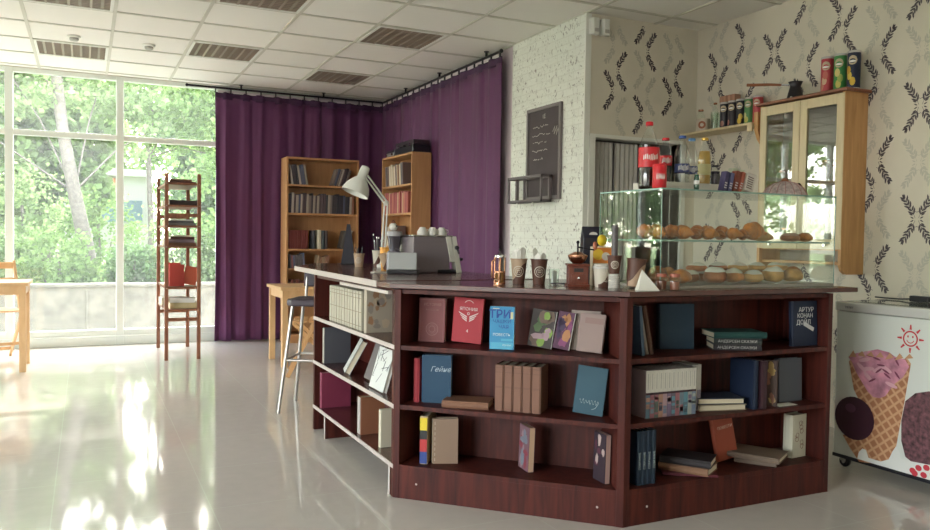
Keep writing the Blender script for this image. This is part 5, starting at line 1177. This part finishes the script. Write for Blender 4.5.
bottle('water bottle with a dark blue cap, left one of two', (2.575, 2.98, ZB), .034, .215, None, 0, m_waterlab, .22, .40, m_blue, writing=1, wm=m_wt, group='water bottles')
bottle('slimmer water bottle with a light blue cap, right one of two', (2.648, 3.00, ZB), .028, .210, None, 0, m_waterlab, .22, .38, mat('light_blue_cap', (.12, .30, .62), .4), writing=1, wm=m_wt, group='water bottles')
bottle('amber lemonade bottle with a yellow and green label on the case', (2.790, 3.07, ZB), .030, .230, mat('amber_drink', (.55, .33, .08), .1), .72, mat('lemon_label', (.55, .50, .25), .5), .22, .45, mat('gold_cap', (.65, .42, .10), .3, .6))
bottle('small dark green bottle at the front edge of the case top', (2.503, 2.80, Z), .012, .085, mat('green_liquid', (.02, .09, .05), .1), .8, m_wt, .3, .5, m_black, neck=.005)
bottle('dark squat bottle behind the leaning packets on the case', (2.875, 3.09, Z), .030, .15, mat('dark_liquid', (.03, .025, .04), .1), .8, None, 0, 0, m_black)
for k, (x, w, h, c, ry, l) in enumerate([(2.655, .020, .090, (.06, .05, .12), .22, 'dark blue packet leaning right on the case top'), (2.685, .020, .085, (.10, .10, .20), .22, 'violet-blue packet second in the leaning row on the case'), (2.715, .022, .095, (.20, .05, .03), .26, 'brown-red packet leaning in the row on the case'), (2.745, .020, .092, (.38, .10, .06), .28, 'red packet leaning in the row on the case'), (2.780, .052, .082, (.62, .58, .52), .26, 'white printed packet with dark lines at the end of the row')]):
    t = thing('packet', l, 'packet', (x, 2.80, Z+.001+w*math.sin(ry)), rot=(0, ry, 0), group='leaning packets on the case top')
    MB().box(0, 0, 0, w, .035, h).build('box', cov(c), t, bevel=.002)
    mb = MB()
    for q in range(3 if k < 4 else 6): mb.box(w*.15, -.0008, h*(.15+.12*q), w*.8, 0, h*(.15+.12*q)+.005)
    mb.build('print', ink((.55, .50, .50) if k < 4 else (.20, .14, .14)), t)
tag(MB().box(0, 0, 0, .035, .03, .145).box(.045, 0, 0, .08, .03, .14).build('carton', mat('pale_green_card', (.50, .52, .40), .6), loc=(3.00, 3.10, Z), bevel=.002), 'pale green and white carton behind the white printed packet', 'carton')
t = thing('cake_dome', 'pink-white wicker dish cover with a brown handle on the case', 'food cover', (3.205, 2.96, Z))
MB().lathe([(.105, .0), (.102, .02), (.085, .055), (.055, .080), (.02, .092), (.001, .093)], 32).build('cover', mat('lattice_cover', (.56, .45, .44), .7, var=.35, vscale=60), t, smooth=60)
t.scale = (1, 1, .85)
MB().lathe([(.112, 0), (.112, .006), (.10, .008)], 32).build('rim', m_lid, t, smooth=40)
rb = MB()
for k in range(16):
    a = 2*PI*k/16; rb.tube([(r_*1.01*math.cos(a), r_*1.01*math.sin(a), z+.001) for r_, z in ((.105, 0), (.102, .02), (.085, .055), (.055, .080), (.02, .092))], .0016, 5)
rb.build('wicker_ribs', mat('wicker_red', (.42, .20, .19), .6), t)
MB().sphere((.0, 0, .098), .016, sc=(1.2, 1, .9)).build('handle', mat('brown_knob', (.30, .11, .05), .4), t, smooth=60)
for o in C.objects:      # the whole display stands 12 cm nearer the counter front
    if o not in before_case and o.parent is None: o.location = o.location+Vector((-.107, -.12, 0))

# ---------------------------------------------------------------- wall cabinet
kx0, kx1, ky0, ky1, kz0, kz1 = 4.012, WX-.002, 3.25, 3.90, .965, 2.043
kb = thing('wall_cabinet', 'pine wall cabinet with two cream glazed doors', 'cabinet', (0, 0, 0))
def side_poly(y0, y1):
    pr = [(kx0+.004, 1.02), (kx0+.02, .985), (kx0+.05, .965), (kx1, .965), (kx1, kz1), (kx0+.004, kz1)]
    v = [(x, y0, z) for x, z in pr]+[(x, y1, z) for x, z in pr]; n = len(pr)
    return MB().add(v, [list(range(n)), [n+i for i in range(n)][::-1]]+[[i, n+i, n+(i+1) % n, (i+1) % n][::-1] for i in range(n)])
side_poly(ky0, ky0+.022).build('side_panel', m_pine, kb, bevel=.001); side_poly(ky1-.022, ky1).build('side_panel', m_pine, kb, bevel=.001)
MB().box(kx0-.02, ky0-.025, kz1, kx1, ky1+.02, kz1+.018).build('top_board', wood('cabinet_top', (.20, .07, .035), (.30, .11, .06), .4, (4, 4, 1)), kb, bevel=.003)
for z in (1.105, 1.51, 1.02): MB().box(kx0+.022 if z > 1.05 else kx0+.03, ky0+.022, z, kx1, ky1-.022, z+.016).build('shelf', m_pine, kb)
MB().box(kx1-.006, ky0+.022, 1.02, kx1, ky1-.022, kz1).build('back_panel', mat('cabinet_back', (.36, .31, .24), .7), kb)
ym = (ky0+ky1)/2
for (a, b, kn) in ((ky0+.004, ym-.002, ym-.022), (ym+.002, ky1-.004, ym+.022)):
    fw = .052
    d = MB().box(kx0, a, 1.112, kx0+.020, a+fw, 2.035).box(kx0, b-fw, 1.112, kx0+.020, b, 2.035).box(kx0, a+fw, 1.112, kx0+.020, b-fw, 1.172).box(kx0, a+fw, 1.975, kx0+.020, b-fw, 2.035).build('door', m_pale, kb, bevel=.002)
    MB().box(kx0+.008, a+fw, 1.172, kx0+.012, b-fw, 1.975).build('door_glass', thin_glass('door_glass', (.80, .80, .78), .10), d)
    MB().sphere((kx0-.016, kn, 1.505), .013, sc=(.8, 1, 1.2)).lathe([(.006, 0), (.006, .014)], 10, M=Matrix.Translation((kx0, kn, 1.505)) @ Matrix.Rotation(-PI/2, 4, 'Y')).build('knob', m_blackm, d, smooth=60)
CL = [((.35, .28, .22), .05, .10), ((.50, .48, .44), .04, .14), ((.30, .10, .08), .03, .12)]
for k, (y, z, c, r0_, h_, l) in enumerate([(3.38, 1.526, (.42, .36, .30), .035, .09, 'pale jar behind the right cabinet door glass'), (3.46, 1.526, (.30, .12, .09), .03, .12, 'reddish jar behind the right cabinet door glass'), (3.70, 1.526, (.50, .22, .18), .03, .11, 'pinkish jar behind the left cabinet door glass'), (3.80, 1.526, (.38, .33, .27), .035, .08, 'low pale jar behind the left cabinet door glass'), (3.36, 1.121, (.45, .42, .36), .04, .12, 'white canister low in the cabinet, right door'), (3.76, 1.121, (.40, .36, .30), .04, .11, 'white canister low in the cabinet, left door')]):
    t = thing('jar', l, 'jar', (4.12, y, z+.0005), group='jars in the wall cabinet')
    MB().lathe([(r0_*.9, 0), (r0_, .004), (r0_, h_*.85), (r0_*.8, h_)], 20).build('body', cov(c), t, smooth=40); MB().lathe([(r0_*.85, h_), (r0_*.85, h_+.014), (.001, h_+.015)], 20).build('lid', m_copper, t, smooth=40)
# cezve and tubes of crisps on the cabinet
ZC = kz1+.0185
t = thing('cezve', 'dark metal coffee pot with a long wooden handle on the cabinet', 'coffee pot', (4.10, 3.695, ZC), 2.15)
MB().lathe([(.050, .0), (.054, .004), (.052, .012), (.036, .075), (.032, .088), (.042, .112), (.045, .116), (.040, .114), (.029, .088), (.001, .085)], 28).build('pot', mat('pot_dark', (.05, .045, .05), .35, .7), t, smooth=45)
MB().tube([(.038, 0, .100), (.085, 0, .104)], .006, 8, r2=.005).build('handle_stem', m_steel, t, smooth=50)
MB().tube([(.085, 0, .104), (.15, 0, .112), (.30, 0, .122)], .008, 10, r2=.010).build('handle', mat('handle_wood', (.32, .12, .05), .5), t, smooth=50)
mb = MB()
for k in range(5): a = k*1.25; mb.sphere((.0535*math.cos(a), .0535*math.sin(a), .012), .008, 10, 6, sc=(1, 1, .9))
mb.build('white_dots', m_lid, t, smooth=60)
def crisps(label, loc, c, accents, h=.225, r=.036, group=None, ang=0):
    t = thing('crisp_tube', label, 'snack tube', loc, -1.15+ang, group=group)
    MB().lathe([(r, 0), (r, h-.012)], 28).build('tube_wall', cov(c, .35), t, smooth=40)
    MB().lathe([(r+.001, 0), (r+.001, .005), (r, .006)], 28, caps=False).build('base_rim', m_steel, t, smooth=40)
    MB().lathe([(r+.0016, h-.014), (r+.0016, h-.002), (r-.002, h), (.001, h-.001)], 28).build('lid', mat('tube_lid', (.55, .52, .50), .35), t, smooth=40)
    def patch(a0, a1, z0, z1, n=8, off=.0006): 
        mb = MB()
        for k in range(n):
            A, B_ = a0+(a1-a0)*k/n, a0+(a1-a0)*(k+1)/n; f = lambda q: math.sqrt(max(0, 1-((q-(a0+a1)/2)/((a1-a0)/2))**2))
            zm, hz = (z0+z1)/2, (z1-z0)/2; rr_ = r+off
            mb.add([(rr_*math.sin(A), -rr_*math.cos(A), zm-hz*f(A)), (rr_*math.sin(B_), -rr_*math.cos(B_), zm-hz*f(B_)), (rr_*math.sin(B_), -rr_*math.cos(B_), zm+hz*f(B_)), (rr_*math.sin(A), -rr_*math.cos(A), zm+hz*f(A))], [(0, 1, 2, 3)])
        return mb
    patch(-.75, .75, h*.62, h*.86).build('emblem', cov((.55, .45, .30)), t)
    patch(-.5, .5, h*.66, h*.78, off=.0012).build('emblem', cov(c), t)
    patch(-.55, .55, h*.68, h*.74, off=.0018).build('emblem_lettering', m_wt, t)
    r_ = random.Random(int(loc[1]*999))
    for q, a in enumerate(accents):
        x = r_.uniform(-.7, .5); z = h*(.08+.15*q); patch(x-.45, x+.45, z, z+h*.22, off=.001+.0004*q).build('chip_picture', cov(a), t)
    return t
G = 'tubes of crisps on the cabinet'
crisps('red tube of crisps on the cabinet', (4.10, 3.455, ZC), (.50, .05, .07), [(.55, .20, .15), (.62, .42, .28), (.55, .14, .12)], group=G)
crisps('green and yellow tube of crisps between the red and dark ones', (4.10, 3.362, ZC), (.06, .30, .08), [(.62, .55, .14), (.40, .50, .12), (.70, .58, .22)], group=G)
crisps('dark navy tube of crisps with yellow pictures on the cabinet', (4.10, 3.268, ZC), (.012, .02, .06), [(.68, .45, .05), (.75, .55, .10), (.65, .35, .05)], group=G)

# ---------------------------------------------------------------- wall shelf
sh = thing('wall_shelf', 'narrow pale wooden wall shelf left of the cabinet', 'shelf', (0, 0, 0))
MB().box(4.03, 3.99, 1.938, WX-.001, 4.70, 1.955).build('board', m_pale, sh, bevel=.002)
MB().box(4.03, 3.99, 1.895, 4.045, 4.03, 1.938).build('front_block', m_pale, sh)
pr = [(4.05, 1.938), (4.05, 1.90), (4.075, 1.84), (4.12, 1.79), (4.16, 1.76), (4.175, 1.70), (WX-.001, 1.70), (WX-.001, 1.938)]; n = len(pr)
v = [(x, 3.955, z) for x, z in pr]+[(x, 3.985, z) for x, z in pr]
MB().add(v, [list(range(n)), [n+i for i in range(n)][::-1]]+[[i, n+i, n+(i+1) % n, (i+1) % n][::-1] for i in range(n)]).build('bracket', m_pine, sh)
MB().box(4.05, 3.955, 1.938, WX-.001, 3.99, 2.02).build('end_panel', m_pine, sh)
ZS = 1.9555; G = 'tubes of crisps on the wall shelf'
for k, (y, c, ac, l) in enumerate([(4.345, (.02, .018, .03), [(.30, .15, .12)], 'black tube of crisps leftmost on the wall shelf'), (4.268, (.03, .02, .03), [(.35, .16, .14)], 'black tube of crisps second on the wall shelf'), (4.190, (.02, .02, .03), [(.65, .45, .06), (.7, .5, .1)], 'black and yellow tube of crisps in the middle of the wall shelf'), (4.112, (.10, .28, .10), [(.60, .55, .15), (.6, .6, .3)], 'green and yellow tube of crisps on the wall shelf'), (4.034, (.48, .06, .07), [(.55, .3, .25)], 'red tube of crisps at the cabinet end of the wall shelf')]):
    crisps(l, (4.13, y, ZS), c, ac, h=.19, r=.034, group=G)
t = thing('snack_pack', 'row of pinkish biscuit packs lying on the shelf tubes', 'snacks', (4.14, 4.31, ZS+.190))
for k in range(4): MB().box(-.03, -.075+k*.038, 0, .03, -.042+k*.038, .045).build('pack', mat('biscuit_pack', (.50, .26, .17), .5), t, bevel=.004)
for k, (y, x) in enumerate([(4.415, 4.10), (4.47, 4.15), (4.43, 4.17)]):
    t = thing('drinking_glass', ['clear glass at the front of the wall shelf beside the black tube', 'clear glass standing in the middle of the wall shelf glasses', 'clear glass at the back of the wall shelf'][k], 'glass', (x, y, ZS), group='glasses on the wall shelf')
    MB().lathe([(.022, 0), (.027, .13), (.0255, .13), (.020, .006)], 22).build('glass_wall', m_glass, t, smooth=50)
t = thing('coffee_mug', 'white mug with a brown ring picture at the left of the wall shelf', 'mug', (4.12, 4.555, ZS), -.9)
MB().lathe([(.045, 0), (.050, .004), (.050, .098), (.046, .098), (.044, .01), (.001, .008)], 28).build('mug_wall', mat('mug_cream', (.60, .52, .42), .35), t, smooth=45)
mb = MB()
for k in range(20):
    q = []
    for (ang, rad) in ((2*PI*k/20, .013), (2*PI*(k+1)/20, .013), (2*PI*(k+1)/20, .028), (2*PI*k/20, .028)): a = rad*math.cos(ang)/.05; q.append((.0508*math.sin(a), -.0508*math.cos(a), .050+rad*math.sin(ang)))
    mb.add(q, [(0, 1, 2, 3)])
mb.build('ring_picture', ink((.35, .12, .06)), t)
MB().tube([(.048, 0, .08), (.078, 0, .072), (.078, 0, .034), (.048, 0, .024)], .006, 8).build('handle', mat('mug_cream2', (.60, .52, .42), .35), t, smooth=60)
for k, (y, r0_, h_, l) in enumerate([(4.635, .03, .17, 'clear tall glass jar at the corner end of the wall shelf'), (4.485, .020, .20, 'clear slim bottle behind the mug on the wall shelf')]):
    t = thing('glass_jar', l, 'jar', (4.17, y, ZS)); MB().lathe([(r0_, 0), (r0_, h_*.8), (r0_*.6, h_*.9), (r0_*.6, h_)], 20).build('jar_wall', m_glass, t, smooth=50)
    MB().lathe([(r0_*.65, h_), (r0_*.65, h_+.012), (.001, h_+.012)], 18).build('lid', m_copper, t, smooth=40)
tag(MB().box(0, 0, 0, .002, .05, .07).build('light_switch_card', mat('switch_card', (.35, .33, .30), .5), loc=(WX-.003, 3.985, 1.60)), 'small grey card fixed to the wallpaper under the shelf', 'card')

# ---------------------------------------------------------------- ice cream freezer
fz = thing('chest_freezer', 'white chest freezer with a large ice cream cone print', 'freezer', (3.48, 2.83, 0), -PI/2)
# local: x along the front towards the camera side, y into the wall
FL, FD = 1.25, .62
m_fw = mat('freezer_white', (.70, .72, .67), .3, coat=.2)
MB().box(0, 0, .07, FL, FD, .803).build('body', m_fw, fz, bevel=.006)
MB().box(-.006, -.010, .806, FL+.006, FD, .852).build('lid_frame', mat('lid_silver', (.78, .78, .74), .25, .3), fz, bevel=.006)
MB().box(.04, .03, .853, FL-.04, FD-.03, .858).build('lid_glass', m_glass, fz)
MB().box(0, -.003, .055, FL, .02, .072).build('bottom_rail', m_black, fz)
for x in (.035, FL-.035):
    for y in (.05, FD-.05):
        w_ = MB().lathe([(.026, -.011), (.028, -.008), (.028, .008), (.026, .011)], 20, M=Matrix.Translation((x, y, .028)) @ Matrix.Rotation(PI/2, 4, 'X')).build('castor', m_black, fz, smooth=40)
        MB().box(x-.016, y-.018, .03, x+.016, y+.018, .057).lathe([(.010, 0), (.010, .030)], 10, M=Matrix.Translation((x, y+.015, .028)) @ Matrix.Rotation(PI/2, 4, 'X')).build('castor_fork', m_steel, w_)
def pr_poly(mb, pts, y, m=0): return mb.add([(a, y, b) for a, b in pts], [list(range(len(pts)))], m)
m_waf = bpy.data.materials.new('waffle'); m_waf.use_nodes = True; n_ = m_waf.node_tree; b_ = n_.nodes['Principled BSDF']; b_.inputs['Roughness'].default_value = .5
tc = n_.nodes.new('ShaderNodeTexCoord'); mp = n_.nodes.new('ShaderNodeMapping'); mp.inputs['Rotation'].default_value = (0, .70, 0); n_.links.new(tc.outputs['Object'], mp.inputs[0])
sp = n_.nodes.new('ShaderNodeSeparateXYZ'); n_.links.new(mp.outputs[0], sp.inputs[0]); mxs = []
for ax in (0, 2):
    a = n_.nodes.new('ShaderNodeMath'); a.operation = 'MULTIPLY'; a.inputs[1].default_value = 26; n_.links.new(sp.outputs[ax], a.inputs[0])
    f = n_.nodes.new('ShaderNodeMath'); f.operation = 'PINGPONG'; f.inputs[1].default_value = .5; n_.links.new(a.outputs[0], f.inputs[0]); mxs.append(f)
mn = n_.nodes.new('ShaderNodeMath'); mn.operation = 'MINIMUM'; n_.links.new(mxs[0].outputs[0], mn.inputs[0]); n_.links.new(mxs[1].outputs[0], mn.inputs[1])
cr = n_.nodes.new('ShaderNodeValToRGB'); cr.color_ramp.elements[0].position = .08; cr.color_ramp.elements[1].position = .2; cr.color_ramp.elements[0].color = (.62, .36, .20, 1); cr.color_ramp.elements[1].color = (.40, .17, .08, 1)
n_.links.new(mn.outputs[0], cr.inputs[0]); n_.links.new(cr.outputs[0], b_.inputs['Base Color'])
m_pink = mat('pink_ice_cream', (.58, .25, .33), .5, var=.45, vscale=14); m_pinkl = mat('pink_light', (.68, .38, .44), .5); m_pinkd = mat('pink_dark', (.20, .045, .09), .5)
m_choc = mat('chocolate', (.055, .018, .03), .35); m_nut = mat('nut_chocolate', (.14, .06, .07), .5, var=.8, vscale=45); m_milk = mat('milk_white', (.74, .74, .70), .4); m_berry = mat('berry_red', (.55, .04, .06), .4)
def par(nm, m): 
    def go(f): mb = MB(); f(mb); return mb.build(nm, m, fz)
    return go
mb = MB(); pr_poly(mb, [(.373, .312), (.39, .41), (.438, .456), (.504, .477), (.60, .47), (.68, .40), (.69, .28), (.62, .16), (.515, .13), (.449, .124), (.399, .148), (.376, .218)], -.0008); mb.build('nut_cone_print', m_nut, fz)
mb = MB(); pr_poly(mb, [(.52, .14), (.62, .17), (.75, .08), (.60, .075)], -.0009); mb.build('cone_print', m_waf, fz)
mb = MB(); pr_poly(mb, [(.08, .552), (.112, .417), (.165, .333), (.205, .210), (.245, .078), (.319, .085), (.352, .188), (.385, .40), (.412, .59), (.395, .61), (.1, .575)], -.0011); mb.build('cone_print', m_waf, fz)
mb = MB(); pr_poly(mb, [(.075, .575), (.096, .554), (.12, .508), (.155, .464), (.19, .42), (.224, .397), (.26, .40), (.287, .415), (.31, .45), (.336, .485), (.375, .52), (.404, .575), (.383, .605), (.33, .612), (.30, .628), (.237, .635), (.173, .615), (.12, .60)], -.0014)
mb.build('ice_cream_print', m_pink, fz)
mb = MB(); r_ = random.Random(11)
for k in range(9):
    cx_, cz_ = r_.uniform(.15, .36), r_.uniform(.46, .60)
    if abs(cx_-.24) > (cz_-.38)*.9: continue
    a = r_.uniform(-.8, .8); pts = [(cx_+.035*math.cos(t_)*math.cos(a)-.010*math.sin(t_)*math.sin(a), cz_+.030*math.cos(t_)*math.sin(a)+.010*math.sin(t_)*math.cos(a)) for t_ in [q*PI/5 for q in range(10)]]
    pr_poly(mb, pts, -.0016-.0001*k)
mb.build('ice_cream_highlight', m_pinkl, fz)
mb = MB()
for k in range(10):
    cx_, cz_ = r_.uniform(.16, .35), r_.uniform(.47, .61)
    if abs(cx_-.25) > (cz_-.40)*.8: continue
    a = r_.uniform(-1, 1); pts = [(cx_+.022*math.cos(t_)*math.cos(a)-.005*math.sin(t_)*math.sin(a), cz_+.022*math.cos(t_)*math.sin(a)+.005*math.sin(t_)*math.cos(a)) for t_ in [q*PI/5 for q in range(10)]]
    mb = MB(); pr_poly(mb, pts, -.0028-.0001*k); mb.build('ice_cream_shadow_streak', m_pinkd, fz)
mb = MB()
for k in range(7): a = -.15+k*.085; pr_poly(mb, [(.08+k*.05, .575+.012*math.sin(k)+.006*k), (.125+k*.05, .582+.006*k), (.105+k*.05, .612+.004*k)], -.0040)
mb.build('cone_rim_print', mat('waffle_rim', (.55, .30, .16), .5), fz)
mb = MB(); pr_poly(mb, [(.058, .175), (.235, .208), (.240, .145), (.244, .075), (.158, .062), (.105, .115)], -.0042); mb.build('cone_print', m_waf, fz)
mb = MB(); pr_poly(mb, [(.122+.112*math.cos(q*PI/14), .272+.108*math.sin(q*PI/14)) for q in range(28)], -.0046); mb.build('chocolate_scoop_print', m_choc, fz)
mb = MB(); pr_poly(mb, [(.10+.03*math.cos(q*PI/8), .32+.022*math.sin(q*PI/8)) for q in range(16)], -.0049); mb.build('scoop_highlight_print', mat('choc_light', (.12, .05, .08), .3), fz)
mb = MB(); pr_poly(mb, [(.147, .074), (.155, .110), (.175, .133), (.195, .130), (.210, .095), (.277, .094), (.318, .115), (.337, .160), (.352, .185), (.372, .165), (.379, .134), (.439, .136), (.516, .142), (.60, .16), (.70, .13), (.80, .09), (.80, .073), (.381, .073), (.257, .073)], -.0052); mb.build('milk_splash_print', m_milk, fz)
mb = MB()
for k, (a, b) in enumerate([(.441, .094), (.469, .114), (.507, .125), (.451, .085), (.495, .088), (.54, .10), (.57, .118), (.56, .085)]): pr_poly(mb, [(a+.016*math.cos(q*PI/7), b+.014*math.sin(q*PI/7)) for q in range(14)], -.0056-.0001*k)
mb.build('berries_print', m_berry, fz)
sx_, sz_ = .405, .706
mb = MB(); ring(mb, sx_, sz_, .034, .0035, -.0012); ring(mb, sx_, sz_-.002, .018, .002, -.0012, 12, PI*1.1, PI*1.9)
for a in (-.012, .012): pr_poly(mb, [(sx_+a+.004*math.cos(q*PI/5), sz_+.010+.006*math.sin(q*PI/5)) for q in range(10)], -.0012)
for k in range(8):
    a = k*PI/4; c_, s_ = math.cos(a), math.sin(a)
    pr_poly(mb, [(sx_+.043*c_-.006*s_, sz_+.043*s_+.006*c_), (sx_+.043*c_+.006*s_, sz_+.043*s_-.006*c_), (sx_+.066*c_+.003*s_, sz_+.066*s_-.003*c_), (sx_+.066*c_-.003*s_, sz_+.066*s_+.003*c_)], -.0012)
mb.build('sun_emblem', mat('emblem_red', (.58, .04, .05), .5), fz)
text('small_lettering', 'DERBY', .016, ink((.10, .10, .12)), fz, front(.080, -.0112, .826))
t = thing('power_adapter', 'black power adapter with its cord on the freezer lid', 'adapter', (3.80, 2.60, .858), -PI/2)
MB().box(-.05, -.02, .001, .05, .02, .030).build('body', m_black, t, bevel=.004)
MB().tube([(-.05, 0, .012), (-.12, .01, .006), (-.20, 0, .006), (-.27, .02, .006)], .004, 8).tube([(.05, 0, .012), (.12, -.02, .006), (.18, .01, .010), (.27, -.01, .006), (.36, .02, .006)], .004, 8).build('cord', m_black, t, smooth=60)
